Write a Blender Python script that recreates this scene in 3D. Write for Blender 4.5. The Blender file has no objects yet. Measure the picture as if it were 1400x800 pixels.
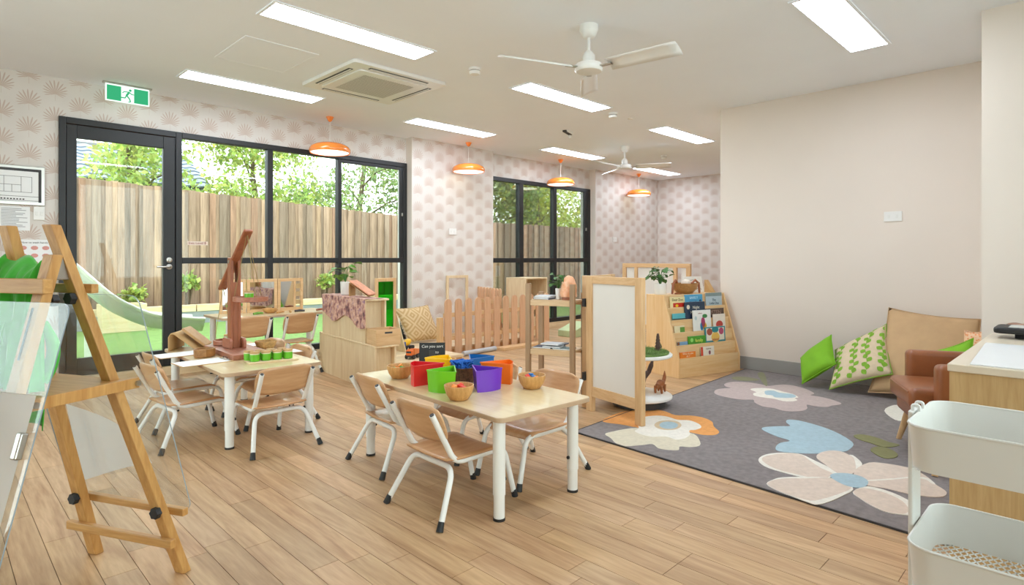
import bpy, bmesh, math, random
from mathutils import Matrix, Vector, noise
R = math.radians
rnd = random.Random(7)
scene = bpy.context.scene
col = scene.collection

# ------------------------------------------------------------------ camera, sky, exposure
cam_data = bpy.data.cameras.new('camera')
cam = bpy.data.objects.new('camera', cam_data); col.objects.link(cam)
cam.location = (0, 0, 1.127); cam.rotation_euler = (R(90), 0, R(-45))
cam_data.sensor_width = 36; cam_data.lens = 36 * 803 / 1400; cam_data.shift_y = -46 / 1400
cam_data.clip_start = .02; cam_data.clip_end = 200
scene.camera = cam
scene.view_settings.view_transform = 'Standard'; scene.view_settings.look = 'None'
scene.view_settings.gamma = 1; scene.view_settings.use_curve_mapping = False
scene.view_settings.exposure = 1.17
SKY = 2.55; PANEL = 10.5
world = bpy.data.worlds.new('world'); scene.world = world; world.use_nodes = True
bg = world.node_tree.nodes['Background']
bg.inputs[0].default_value = (.89, .955, 1, 1); bg.inputs[1].default_value = SKY
scene.cycles.max_bounces = 10; scene.cycles.diffuse_bounces = 6; scene.cycles.transparent_max_bounces = 24
scene.cycles.caustics_reflective = False; scene.cycles.caustics_refractive = False
scene.cycles.use_denoising = True

# ------------------------------------------------------------------ materials
def lin(h):
    c = [int(h[i:i+2], 16) / 255 for i in (0, 2, 4)]
    return tuple((x / 12.92 if x <= .04045 else ((x + .055) / 1.055) ** 2.4) for x in c) + (1,)
def newmat(name):
    m = bpy.data.materials.new(name); m.use_nodes = True
    nt = m.node_tree; b = nt.nodes['Principled BSDF']
    return m, nt, b
class E:
    """tiny node-expression helper"""
    nt = None
    def __init__(s, sock): s.s = sock
    @staticmethod
    def op(o, a, b=None, c=None):
        n = E.nt.nodes.new('ShaderNodeMath'); n.operation = o
        for i, x in enumerate((a, b, c)):
            if x is None: continue
            if isinstance(x, E): E.nt.links.new(x.s, n.inputs[i])
            else: n.inputs[i].default_value = x
        return E(n.outputs[0])
    def __add__(s, o): return E.op('ADD', s, o)
    def __sub__(s, o): return E.op('SUBTRACT', s, o)
    def __rsub__(s, o): return E.op('SUBTRACT', o, s)
    def __mul__(s, o): return E.op('MULTIPLY', s, o)
    def __truediv__(s, o): return E.op('DIVIDE', s, o)
    def __lt__(s, o): return E.op('LESS_THAN', s, o)
    def __gt__(s, o): return E.op('GREATER_THAN', s, o)
    def fr(s): return E.op('FRACT', s)
    def fl(s): return E.op('FLOOR', s)
    def ab(s): return E.op('ABSOLUTE', s)
def coords(nt, which='Object'):
    t = nt.nodes.new('ShaderNodeTexCoord'); return t.outputs[which]
def mapping(nt, sock, scale):
    m = nt.nodes.new('ShaderNodeMapping'); m.inputs['Scale'].default_value = scale
    nt.links.new(sock, m.inputs['Vector']); return m.outputs[0]
def noise_n(nt, vec, scale, detail=4, rough=.55, dist=0):
    n = nt.nodes.new('ShaderNodeTexNoise'); n.inputs['Scale'].default_value = scale
    n.inputs['Detail'].default_value = detail; n.inputs['Roughness'].default_value = rough
    n.inputs['Distortion'].default_value = dist
    nt.links.new(vec, n.inputs['Vector']); return n.outputs[0]
def ramp(nt, fac, stops):
    r = nt.nodes.new('ShaderNodeValToRGB'); e = r.color_ramp.elements
    while len(e) < len(stops): e.new(.5)
    for i, (p, c) in enumerate(stops):
        e[i].position = p; e[i].color = lin(c) if isinstance(c, str) else c
    nt.links.new(fac, r.inputs[0]); return r.outputs[0]
def mixc(nt, fac, a, b, mode='MIX'):
    m = nt.nodes.new('ShaderNodeMix'); m.data_type = 'RGBA'; m.blend_type = mode
    for sock, x in ((m.inputs[0], fac), (m.inputs[6], a), (m.inputs[7], b)):
        if isinstance(x, E): x = x.s
        if isinstance(x, bpy.types.NodeSocket): nt.links.new(x, sock)
        elif isinstance(x, str): sock.default_value = lin(x)
        else: sock.default_value = x
    return m.outputs[2]
def bump(nt, b, h, strength=.2, dist=.01):
    n = nt.nodes.new('ShaderNodeBump'); n.inputs['Strength'].default_value = strength
    n.inputs['Distance'].default_value = dist
    nt.links.new(h, n.inputs['Height']); nt.links.new(n.outputs[0], b.inputs['Normal'])
def tinted(nt, c):
    a = nt.nodes.new('ShaderNodeAttribute'); a.attribute_name = 'tint'
    return mixc(nt, 1.0, c, a.outputs['Color'], 'MULTIPLY')
MATS = {}
def P(name, hexc, rough=.5, var=.06, scale=6, metal=0, bmp=0, bscale=60, tint=False, coat=0, sheen=0):
    """painted / plastic / fabric with faint mottling"""
    m, nt, b = newmat(name); c = lin(hexc)
    v = noise_n(nt, coords(nt), scale, 3)
    lo = tuple(x * (1 - var) for x in c[:3]) + (1,); hi = tuple(min(1, x * (1 + var)) for x in c[:3]) + (1,)
    o = ramp(nt, v, [(.3, lo), (.7, hi)])
    if tint: o = tinted(nt, o)
    nt.links.new(o, b.inputs['Base Color'])
    b.inputs['Roughness'].default_value = rough; b.inputs['Metallic'].default_value = metal
    b.inputs['Coat Weight'].default_value = coat; b.inputs['Sheen Weight'].default_value = sheen
    if bmp: bump(nt, b, noise_n(nt, coords(nt), bscale, 3), bmp, .004)
    MATS[name] = m; return m
def WOOD(name, dark, light, axis='x', grain=1.0, rough=.45, tint=False, coat=0, bmp=.08):
    m, nt, b = newmat(name)
    s = {'x': (1.2, 14, 14), 'y': (14, 1.2, 14), 'z': (14, 14, 1.2)}[axis]
    vec = mapping(nt, coords(nt), tuple(q * grain for q in s))
    n1 = noise_n(nt, vec, 1.6, 6, .6, 1.2)
    n2 = noise_n(nt, mapping(nt, coords(nt), tuple(q * grain * 5 for q in s)), 1.5, 2)
    f = mixc(nt, .3, n1, n2)
    o = ramp(nt, f, [(.3, dark), (.62, light)])
    if tint: o = tinted(nt, o)
    nt.links.new(o, b.inputs['Base Color']); b.inputs['Roughness'].default_value = rough
    b.inputs['Coat Weight'].default_value = coat
    if bmp: bump(nt, b, n2, bmp, .002)
    MATS[name] = m; return m
def EMIT(name, hexc, s):
    m = bpy.data.materials.new(name); m.use_nodes = True; nt = m.node_tree
    nt.nodes.remove(nt.nodes['Principled BSDF']); e = nt.nodes.new('ShaderNodeEmission')
    e.inputs[0].default_value = lin(hexc); e.inputs[1].default_value = s
    nt.links.new(e.outputs[0], nt.nodes['Material Output'].inputs[0]); MATS[name] = m; return m
def GLASS(name, hexc, refl=1.0, haze=0.0):
    """thin clear sheet: transparent + fresnel gloss (+ a little diffuse haze)"""
    m = bpy.data.materials.new(name); m.use_nodes = True; nt = m.node_tree
    nt.nodes.remove(nt.nodes['Principled BSDF'])
    t = nt.nodes.new('ShaderNodeBsdfTransparent'); t.inputs[0].default_value = lin(hexc)
    g = nt.nodes.new('ShaderNodeBsdfGlossy'); g.inputs['Roughness'].default_value = .01
    f = nt.nodes.new('ShaderNodeFresnel'); f.inputs[0].default_value = 1.45
    E.nt = nt; fac = E(f.outputs[0]) * refl
    base = t.outputs[0]
    if haze:
        d = nt.nodes.new('ShaderNodeBsdfDiffuse'); d.inputs[0].default_value = (.9, .92, .92, 1)
        mh = nt.nodes.new('ShaderNodeMixShader'); mh.inputs[0].default_value = haze
        nt.links.new(base, mh.inputs[1]); nt.links.new(d.outputs[0], mh.inputs[2]); base = mh.outputs[0]
    mx = nt.nodes.new('ShaderNodeMixShader'); nt.links.new(fac.s, mx.inputs[0])
    nt.links.new(base, mx.inputs[1]); nt.links.new(g.outputs[0], mx.inputs[2])
    nt.links.new(mx.outputs[0], nt.nodes['Material Output'].inputs[0]); MATS[name] = m; return m

def WALLPAPER(name, axis):
    """off-white paper printed with staggered rows of rose-taupe fan palms"""
    m, nt, b = newmat(name); E.nt = nt
    sep = nt.nodes.new('ShaderNodeSeparateXYZ'); nt.links.new(coords(nt), sep.inputs[0])
    s = E(sep.outputs[0 if axis == 'x' else 1]); z = E(sep.outputs[2])
    A, B = .178, .227
    q = s / A; i = q.fl(); par = E.op('MODULO', E.op('ABSOLUTE', i), 2.0)
    u = (q.fr() - .5) * A
    v = (((z + par * (B / 2)) / B).fr() - .28) * B
    r = E.op('SQRT', u * u + v * v); th = E.op('ARCTAN2', v, u)
    # fan outline: long fronds upward and sideways, short below
    rm = E.op('SINE', th) * .022 + .082
    rays = E.op('MULTIPLY', th, 21 / (2 * math.pi))
    jit = E.op('SINE', rays.fl() * 12.9) * .012
    rm = rm + jit
    d = (rays.fr() - .5).ab()                       # 0 centre of a frond, .5 gap
    frac = r / rm
    wid = E.op('POWER', E.op('MAXIMUM', 1 - frac, 0.0), .55) * .46
    lit = (d < wid)
    lit = lit * ((v + u.ab() * .45) > -.004)
    stem = (u.ab() < .0016) * (v < 0.0) * .5
    f = E.op('MINIMUM', lit * .85 + stem, 1.0)
    n = noise_n(nt, coords(nt), 3, 2)
    basec = ramp(nt, n, [(.3, 'd6d0ca'), (.7, 'ddd8d2')])
    nt.links.new(mixc(nt, f, basec, 'c3aea1'), b.inputs['Base Color'])
    b.inputs['Roughness'].default_value = .62; MATS[name] = m; return m

M_paper_x = WALLPAPER('palm_wallpaper_x', 'x'); M_paper_y = WALLPAPER('palm_wallpaper_y', 'y')
M_white_wall = P('white_plaster', 'e6dcd1', .7, .012, 2)
M_ceiling = P('ceiling_paint', 'f1f6fd', .8, .01, 2)
M_skirt = P('grey_skirting', '9c9c98', .5, .03)
M_black = P('black_aluminium', '1b1c1e', .45, .05)
M_sub = P('floor_base', '6b523c', .8)
M_glass = GLASS('window_glass', 'f6fbf8', .75)
M_acrylic = GLASS('clear_acrylic', 'fafcfc', .16, .025)
M_acredge = P('acrylic_edge', '8d9aa0', .2)
M_white = P('white_powder_coat', 'e4e4e0', .35, .02)
M_whiteplastic = P('white_plastic', 'e9e9e6', .3, .02)
M_chrome = P('brushed_steel', 'b9b6b0', .3, .03, metal=1)
M_rubber = P('black_rubber', '1d1d1e', .55, .1)
M_orange = P('orange_enamel', 'ef8a38', .22, .03, coat=.5)
M_lampin = EMIT('lamp_glow', 'fff4e2', 1.2)
M_panel = EMIT('light_panel_glow', 'e9f2ff', PANEL)
M_grass = P('lawn_green', '64803f', .9, .2, 9, bmp=.6, bscale=90)
M_birch = WOOD('birch_ply', 'd3b78c', 'e6d2ae', 'z', .7, .5)
M_birch_x = WOOD('birch_ply_x', 'd3b78c', 'e6d2ae', 'x', .7, .5)
M_birch_y = WOOD('birch_ply_y', 'd3b78c', 'e6d2ae', 'y', .7, .5)
M_tabletop = WOOD('maple_laminate', 'cbb284', 'dbc79c', 'y', .8, .3, coat=.25)
M_tableedge = P('taupe_edge_band', 'b99d7f', .5)
M_beech = WOOD('beech_ply', 'b98a5e', 'cfa57b', 'y', .9, .38, coat=.2)
M_seat = WOOD('beech_seat', 'b98659', 'cc9f73', 'x', .8, .35, coat=.25)
M_pine = WOOD('pine', 'c79c6c', 'dcb98c', 'z', .8)
M_pine_x = WOOD('pine_x', 'c79c6c', 'dcb98c', 'x', .8)
M_pine_y = WOOD('pine_y', 'c79c6c', 'dcb98c', 'y', .8)
M_oak = WOOD('easel_oak', 'a8743a', 'c99a5c', 'z', 1.1, .45)
M_oak_y = WOOD('easel_oak_y', 'a8743a', 'c99a5c', 'y', 1.1, .45)
M_mahog = WOOD('red_brown_wood', '86492c', 'a5623e', 'z', 1.1, .42)
M_mahog_y = WOOD('red_brown_wood_y', '93573f', 'b0735a', 'y', 1.0, .42)
M_bowl = WOOD('bamboo_bowl', 'b07f45', 'd2a266', 'z', 1.4, .4)
M_wicker = P('wicker', 'b8935c', .75, .3, 60, bmp=.6, bscale=120)
M_desk = WOOD('desk_laminate', 'b08d5a', 'c8a878', 'z', 1.2, .4)
M_picket = WOOD('picket_pine', 'cc9f7a', 'e0b996', 'z', .9, .55, tint=True)
M_paling = WOOD('weathered_paling', '6e5644', 'a58872', 'z', .45, .8, tint=True)
M_plank = WOOD('oak_vinyl', '9f7953', 'cba880', 'y', .62, .5, tint=True, coat=0, bmp=.05)
M_paperw = P('white_paper', 'eef0f1', .6, .01)
M_thin, _nt, _b = newmat('thin_paper_sheet')
_b.inputs['Base Color'].default_value = lin('eef0f1'); _b.inputs['Roughness'].default_value = .7
_t = _nt.nodes.new('ShaderNodeBsdfTranslucent'); _t.inputs[0].default_value = lin('f2efe8'); _m = _nt.nodes.new('ShaderNodeMixShader'); _m.inputs[0].default_value = .5
_nt.links.new(_b.outputs[0], _m.inputs[1]); _nt.links.new(_t.outputs[0], _m.inputs[2]); _nt.links.new(_m.outputs[0], _nt.nodes['Material Output'].inputs[0])
M_card = P('kraft_card', 'c09a66', .7, .05)
M_leaf = P('leaf_green', '5d8f2e', .5, .35, 30)
M_leaf2 = P('leaf_dark', '3c6a2a', .5, .3, 30)
M_ink = P('dark_ink', '3a3a3c', .6, .05)
M_chalk = P('chalk', 'd8d8d4', .9, .05)

# ------------------------------------------------------------------ geometry helpers
class G:
    def __init__(s): s.v = []; s.f = []; s.t = []
    def add(s, vs, fs, M=None, tint=None):
        o = len(s.v)
        s.v += [tuple(M @ Vector(p)) for p in vs] if M else [tuple(p) for p in vs]
        s.f += [tuple(i + o for i in f) for f in fs]
        s.t += [tint or (1, 1, 1)] * len(vs); return s
    def box(s, x0, x1, y0, y1, z0, z1, M=None, tint=None):
        return s.add([(x0,y0,z0),(x1,y0,z0),(x1,y1,z0),(x0,y1,z0),(x0,y0,z1),(x1,y0,z1),(x1,y1,z1),(x0,y1,z1)],
              [(0,3,2,1),(4,5,6,7),(0,1,5,4),(1,2,6,5),(2,3,7,6),(3,0,4,7)], M, tint)
    def beam(s, a, b, w, h, up=(0, 0, 1)):
        """rectangular bar from a to b, w across, h along 'up'"""
        a, b = Vector(a), Vector(b); d = (b - a).normalized(); sx = d.cross(Vector(up))
        sx = sx.normalized() if sx.length > 1e-6 else Vector((1, 0, 0)); uy = sx.cross(d).normalized()
        q = []
        for p in (a, b):
            for i, j in ((-1,-1),(1,-1),(1,1),(-1,1)): q.append(p + sx * (i * w / 2) + uy * (j * h / 2))
        return s.add(q, [(0,1,2,3),(7,6,5,4),(0,4,5,1),(1,5,6,2),(2,6,7,3),(3,7,4,0)])
    def tube(s, pts, r, n=8, cap=True, sq=1.0):
        pts = [Vector(p) for p in pts]; N = len(pts)
        rr = r if isinstance(r, (list, tuple)) else [r] * N
        t0 = (pts[1] - pts[0]).normalized(); ref = Vector((0, 0, 1)) if abs(t0.z) < .9 else Vector((1, 0, 0))
        nx = t0.cross(ref).normalized(); vs = []
        for i, p in enumerate(pts):
            t = (pts[min(i+1, N-1)] - pts[max(i-1, 0)]).normalized()
            nx = (nx - t * nx.dot(t)); nx = nx.normalized() if nx.length > 1e-6 else t.orthogonal().normalized()
            ny = t.cross(nx)
            for k in range(n):
                a = 2 * math.pi * k / n; vs.append(p + nx * (math.cos(a) * rr[i]) + ny * (math.sin(a) * rr[i] * sq))
        fs = [(i*n+k, i*n+(k+1) % n, (i+1)*n+(k+1) % n, (i+1)*n+k) for i in range(N-1) for k in range(n)]
        if cap: fs += [tuple(range(n))[::-1], tuple(range((N-1)*n, N*n))]
        return s.add(vs, fs)
    def lathe(s, prof, n=24, c=(0, 0, 0), M=None, sx=1, sy=1, cap=True):
        vs = []; fs = []
        for r, z in prof:
            for k in range(n):
                a = 2 * math.pi * k / n; vs.append((c[0] + r * sx * math.cos(a), c[1] + r * sy * math.sin(a), c[2] + z))
        m = len(prof)
        fs = [(i*n+k, i*n+(k+1) % n, (i+1)*n+(k+1) % n, (i+1)*n+k) for i in range(m-1) for k in range(n)]
        if cap:
            fs += [tuple(range(n))[::-1], tuple(range((m-1)*n, m*n))]
        return s.add(vs, fs, M)
    def prism(s, poly, z0, z1, M=None, tint=None):
        n = len(poly); vs = [(x, y, z0) for x, y in poly] + [(x, y, z1) for x, y in poly]
        return s.add(vs, [tuple(range(n))[::-1], tuple(range(n, 2*n))] + [(i, (i+1) % n, n+(i+1) % n, n+i) for i in range(n)], M, tint)
    def xz(s, poly, y0, y1, M=None, tint=None):
        Q = Matrix(((1,0,0,0),(0,0,1,0),(0,1,0,0),(0,0,0,1)))
        return s.prism(poly, y0, y1, (M @ Q) if M else Q, tint)
    def yz(s, poly, x0, x1, M=None, tint=None):
        Q = Matrix(((0,0,1,0),(1,0,0,0),(0,1,0,0),(0,0,0,1)))
        return s.prism(poly, x0, x1, (M @ Q) if M else Q, tint)
    def grid(s, fn, nu, nv, closed_u=False):
        vs = [fn(i / nu, j / nv) for j in range(nv + 1) for i in range(nu + (0 if closed_u else 1))]
        w = nu if closed_u else nu + 1
        fs = [(j*w+i, j*w+(i+1) % w, (j+1)*w+(i+1) % w, (j+1)*w+i) for j in range(nv) for i in range(nu)]
        return s.add(vs, fs)
    def blob(s, c, r, n=8, sz=1.0, jit=0.0, rg=None):
        vs = []; m = n // 2 + 1
        for j in range(1, m):
            ph = math.pi * j / m
            for k in range(n):
                a = 2 * math.pi * k / n; q = r * (1 + (rg.uniform(-jit, jit) if rg else 0))
                vs.append((c[0] + q * math.sin(ph) * math.cos(a), c[1] + q * math.sin(ph) * math.sin(a), c[2] + q * sz * math.cos(ph)))
        vs += [(c[0], c[1], c[2] + r * sz), (c[0], c[1], c[2] - r * sz)]; L = len(vs)
        fs = [(j*n+k, (j+1)*n+k, (j+1)*n+(k+1) % n, j*n+(k+1) % n) for j in range(m-2) for k in range(n)]
        fs += [(L-2, k, (k+1) % n) for k in range(n)] + [(L-1, (m-2)*n+(k+1) % n, (m-2)*n+k) for k in range(n)]
        return s.add(vs, fs)
    def mesh(s, name, mat, bevel=0, smooth=None, seg=2):
        me = bpy.data.meshes.new(name); me.from_pydata(s.v, [], s.f)
        bm = bmesh.new(); bm.from_mesh(me)
        if bevel:
            bmesh.ops.remove_doubles(bm, verts=bm.verts, dist=1e-6)
            ed = [e for e in bm.edges if len(e.link_faces) == 2 and e.calc_face_angle(0) > R(40)]
            bmesh.ops.bevel(bm, geom=ed, offset=bevel, segments=seg, profile=.5, affect='EDGES', clamp_overlap=True)
        bmesh.ops.recalc_face_normals(bm, faces=bm.faces); bm.to_mesh(me); bm.free()
        if not bevel and any(t != (1, 1, 1) for t in s.t):
            at = me.color_attributes.new('tint', 'FLOAT_COLOR', 'POINT')
            for i, t in enumerate(s.t): at.data[i].color = (*t, 1)
        if smooth:
            me.polygons.foreach_set('use_smooth', [True] * len(me.polygons)); me.set_sharp_from_angle(angle=R(smooth))
        if mat: me.materials.append(mat)
        return me
    def build(s, name, mat, parent=None, bevel=0, smooth=None, seg=2, kind=None):
        o = bpy.data.objects.new(name, s.mesh(name, mat, bevel, smooth, seg)); col.objects.link(o)
        if parent: o.parent = parent
        if kind: o['kind'] = kind
        return o
def tint_mesh(me, t):
    at = me.color_attributes.new('tint', 'FLOAT_COLOR', 'POINT')
    for d in at.data: d.color = (*t, 1)
def tag(o, label, cat, group=None, kind=None):
    o['label'] = label; o['category'] = cat
    if group: o['group'] = group
    if kind: o['kind'] = kind
    return o
def thing(name, label, cat, loc=(0, 0, 0), rz=0, group=None):
    o = bpy.data.objects.new(name, None); col.objects.link(o); o.empty_display_size = .05
    o.location = loc; o.rotation_euler = (0, 0, R(rz)); return tag(o, label, cat, group)
def struct(o, label=None, cat=None):
    o['kind'] = 'structure'
    if label: o['label'] = label
    if cat: o['category'] = cat
    return o
def sroot(name, label=None, cat=None):
    o = bpy.data.objects.new(name, None); col.objects.link(o); o.empty_display_size = .05
    return struct(o, label, cat)
def dup(o, loc, rz=0, label=None, group=None, scale=None):
    def rec(a, par):
        c = a.copy(); col.objects.link(c)
        if par: c.parent = par
        for ch in kids.get(a.name, []): rec(ch, c)
        return c
    kids = {}
    for q in list(bpy.data.objects):
        if q.parent: kids.setdefault(q.parent.name, []).append(q)
    r = rec(o, None); r.location = loc; r.rotation_euler = (0, 0, R(rz))
    if label: r['label'] = label
    if group: r['group'] = group
    if scale: r.scale = scale
    return r
def T(x=0, y=0, z=0, rx=0, ry=0, rz=0):
    return Matrix.Translation((x, y, z)) @ Matrix.Rotation(R(rz), 4, 'Z') @ Matrix.Rotation(R(ry), 4, 'Y') @ Matrix.Rotation(R(rx), 4, 'X')
def rrect(x0, x1, y0, y1, r, n=5):
    out = []
    for cx, cy, a0 in ((x1-r, y1-r, 0), (x0+r, y1-r, 90), (x0+r, y0+r, 180), (x1-r, y0+r, 270)):
        for k in range(n + 1):
            a = R(a0 + 90 * k / n); out.append((cx + r * math.cos(a), cy + r * math.sin(a)))
    return out
def fillet(pts, r, n=5):
    pts = [Vector(p) for p in pts]; out = [pts[0]]
    for i in range(1, len(pts) - 1):
        a, b, c = pts[i-1], pts[i], pts[i+1]
        p = b + (a - b).normalized() * min(r, (a-b).length * .49); q = b + (c - b).normalized() * min(r, (c-b).length * .49)
        for k in range(n + 1):
            t = k / n; out.append(p * (1-t)**2 + b * 2*t*(1-t) + q * t*t)
    return out + [pts[-1]]
def crom(pts, n=4):
    """closed Catmull-Rom through 2-D points"""
    L = len(pts); out = []
    for i in range(L):
        p0, p1, p2, p3 = pts[i-1], pts[i], pts[(i+1) % L], pts[(i+2) % L]
        for k in range(n):
            t = k / n
            out.append(tuple(.5 * (2*p1[j] + (p2[j]-p0[j])*t + (2*p0[j]-5*p1[j]+4*p2[j]-p3[j])*t*t + (3*p1[j]-p0[j]-3*p2[j]+p3[j])*t**3) for j in (0, 1)))
    return out
def ell(cx, cy, rx, ry, n=20, a0=0):
    return [(cx + rx * math.cos(a) * math.cos(a0) - ry * math.sin(a) * math.sin(a0), cy + rx * math.cos(a) * math.sin(a0) + ry * math.sin(a) * math.cos(a0)) for a in (2 * math.pi * k / n for k in range(n))]
def text(name, body, size, mat, parent, M, extr=.0004, align='CENTER', shear=0):
    cu = bpy.data.curves.new('lettering', 'FONT'); cu.body = body; cu.size = size; cu.extrude = extr
    cu.align_x = align; cu.align_y = 'CENTER'; cu.shear = shear; cu.resolution_u = 3
    o = bpy.data.objects.new('lettering_source', cu); col.objects.link(o)
    dg = bpy.context.evaluated_depsgraph_get()
    me = bpy.data.meshes.new_from_object(o.evaluated_get(dg)); me.transform(M); me.name = name
    bpy.data.objects.remove(o); bpy.data.curves.remove(cu)
    me.materials.clear(); me.materials.append(mat)
    t = bpy.data.objects.new(name, me); col.objects.link(t); t.parent = parent; return t
# ------------------------------------------------------------------ room shell
H = 2.7; WY = 6.4; PY = 6.27
# floor: base slab, 300 planks nearest the camera as pieces, the rest joined
fl = sroot('floor', 'warm oak plank floor running through the whole room', 'floor')
G().box(-1.5, 10.5, -1.5, 6.42, -.06, -.004).build('floor_base', M_sub, fl)
planks = []; PW = .109; rg = random.Random(3)
xi = int(-1.5 / PW) - 1
while xi * PW < 10.5:
    y = -1.5 - rg.uniform(0, .7)
    while y < 6.42:
        L = rg.choice((.62, .74, .8, .92))
        x0, x1 = xi * PW + .0065, (xi + 1) * PW + .0065
        y0, y1 = max(y, -1.5), min(y + L, 6.42)
        if y1 - y0 > .03 and x0 < 10.45 and x1 > -1.45:
            v = rg.uniform(.84, 1.07); t = (v * rg.uniform(.98, 1.03), v, v * rg.uniform(.95, 1.02))
            planks.append((max(x0, -1.5), min(x1, 10.5), y0, y1, t))
        y += L
    xi += 1
def vis(p):
    cx, cy = (p[0] + p[1]) / 2, (p[2] + p[3]) / 2; d = (cx + cy) / 1.4142
    if d < 1.2: return 1e9 + abs(d)
    u = (cx - cy) / (cx + cy)
    if abs(u) > .93: return 1e6 + d
    if cx > 2.95 and cy < 2.35: return 5e5 + d
    return d
planks.sort(key=vis)
g = .0011
for p in planks[:300]:
    o = G().box(p[0]+g, p[1]-g, p[2]+g, p[3]-g, -.004, 0).build('plank', M_plank, fl); tint_mesh(o.data, p[4])
rest = G()
for p in planks[300:]: rest.box(p[0]+g, p[1]-g, p[2]+g, p[3]-g, -.004, 0, tint=p[4])
rest.build('planking', M_plank, fl, kind='stuff')

struct(G().box(-1.6, 10.6, -1.6, 6.75, H, H + .12).build('ceiling', M_ceiling), 'flat white plaster ceiling', 'ceiling')
# window wall (papered), with openings x .823-4.45 and 5.88-8.35
w = G()
w.box(-1.6, .823, WY, 6.6, 0, H); w.box(.823, 4.45, WY, 6.6, 2.37, H)
w.box(4.45, 5.88, PY, 6.6, 0, H); w.box(5.88, 8.35, WY, 6.6, 2.36, H); w.box(8.35, 10.6, PY, 6.6, 0, H)
struct(w.build('wall_left', M_paper_x), 'window wall papered with rose taupe fan palm print', 'wall')
struct(G().box(10.4, 10.6, 2.6, PY, 0, H).build('wall_back', M_paper_y), 'far end wall papered with fan palm print', 'wall')
struct(G().box(4.444, 4.4495, PY + .002, WY, 0, H).build('trim_1', M_white_wall), 'white plaster reveal beside the wide window', 'trim')
struct(G().box(8.344, 8.3495, PY + .002, WY, 0, H).build('trim_2', M_white_wall), 'white plaster reveal beside the far window', 'trim')
struct(G().box(.823, 4.444, 6.36, 6.6, 0, .085).build('trim_3', M_birch_x), 'pale sill along the foot of the glass door', 'trim')
struct(G().box(5.88, 8.344, 6.36, 6.6, 0, .085).build('trim_4', M_birch_x), 'pale sill along the foot of the far window', 'trim')
struct(G().box(5.94, 6.1, .528, 2.83, 0, H).box(6.1, 10.6, 2.6, 2.83, 0, H).build('wall_right', M_white_wall), 'plain white wall behind the floor cushions', 'wall')
struct(G().box(4.74, 6.1, -1.6, .528, 0, H).build('wall_corner', M_white_wall), 'projecting white wall beside the desk', 'wall')
# glazing added out of view for fill light; pale paving lies outside it
struct(G().box(-1.6, -.9, -1.6, -1.5, 0, H).box(4.2, 4.74, -1.6, -1.5, 0, H).box(-.9, 4.2, -1.6, -1.5, 2.62, H).box(-.9, 4.2, -1.6, -1.5, 0, .1).build('wall_near', M_white_wall))
struct(G().box(-1.6, -1.5, -1.5, 2.8, 0, H).box(-1.6, -1.5, 5.4, WY, 0, H).box(-1.6, -1.5, 2.8, 5.4, 2.6, H).box(-1.6, -1.5, 2.8, 5.4, 0, .1).build('wall_entry', M_white_wall))
w4 = sroot('added_window_4', 'unseen glazed opening added on the entry side for fill light', 'window'); G().box(-1.553, -1.547, 2.8, 5.4, .1, 2.6).build('pane', M_glass, w4)  # opening added out of view to light the easel side and ceiling
for k in range(4): y = 2.83 + 2.54 * k / 3; G().box(-1.58, -1.52, y - .03, y + .03, .1, 2.6).build('mullion', M_black, w4)
w3 = sroot('added_window_3', 'unseen glazing added opposite the palm papered window wall for fill light', 'window')  # glazing added behind the camera to bring neutral daylight onto the ceiling
for k in range(6):
    x = -.9 + 5.1 * k / 5; G().box(x - .03, x + .03, -1.58, -1.52, .1, 2.62).build('mullion', M_black, w3)
G().box(-.9, 4.2, -1.553, -1.547, .1, 2.62).build('pane', M_glass, w3)
struct(G().box(-12, 12, -12, -1.62, -.06, -.01).box(-12, -1.62, -1.62, 6.6, -.06, -.01).build('reflector', P('pale_reflector', 'd6d4d0', .8, .05, 3)), 'pale paving added outside the added rear windows', 'reflector')  # pale ground added out of view, bounces skylight up through the added openings
struct(G().box(5.926, 5.94, .528, 2.83, 0, .13).build('baseboard_right', M_skirt, bevel=.002), 'grey skirting along the plain white wall', 'baseboard')
struct(G().box(4.726, 4.74, -1.5, .528, 0, .13).build('baseboard_corner', M_skirt, bevel=.002), 'grey skirting on the projecting wall', 'baseboard')

# --- glazing
def bar(name, x0, x1, z0, z1, par, y0=6.375, y1=6.455): return G().box(x0, x1, y0, y1, z0, z1).build(name, M_black, par, bevel=.004)
def pane(x0, x1, z0, z1, par, y=6.412): return G().box(x0, x1, y, y + .006, z0, z1).build('pane', M_glass, par)
d1 = sroot('door_1', 'black framed glass door with lever handle', 'door')
bar('frame_jamb', .823, .872, .085, 2.37, d1); bar('frame_head', .872, 1.735, 2.315, 2.37, d1); bar('frame_jamb', 1.735, 1.79, .085, 2.37, d1)
for x0, x1, z0, z1 in ((.876, .95, .09, 2.31), (1.628, 1.731, .09, 2.31), (.95, 1.628, 2.195, 2.31), (.95, 1.628, .09, .245)):
    bar('door_rail', x0, x1, z0, z1, d1, 6.385, 6.435)
pane(.95, 1.628, .245, 2.195, d1)
h = G(); h.lathe([(.024, 0), (.026, .004), (.026, .012), (.022, .014)], 20, M=T(1.676, 6.385, 1.05, 90)).build('handle_rose', M_chrome, d1, smooth=30)
G().tube(fillet([(1.676, 6.375, 1.05), (1.676, 6.33, 1.05), (1.56, 6.33, 1.05)], .02), .009, 10).build('lever_handle', M_chrome, d1, smooth=40)
lk = G().lathe([(.024, 0), (.026, .004), (.026, .012), (.022, .014)], 20, M=T(1.676, 6.385, 1.115, 90)).build('lock_rose', M_chrome, d1, smooth=30)
G().box(1.67, 1.682, 6.35, 6.372, 1.1, 1.13).build('thumb_turn', M_chrome, lk, bevel=.002)

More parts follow.
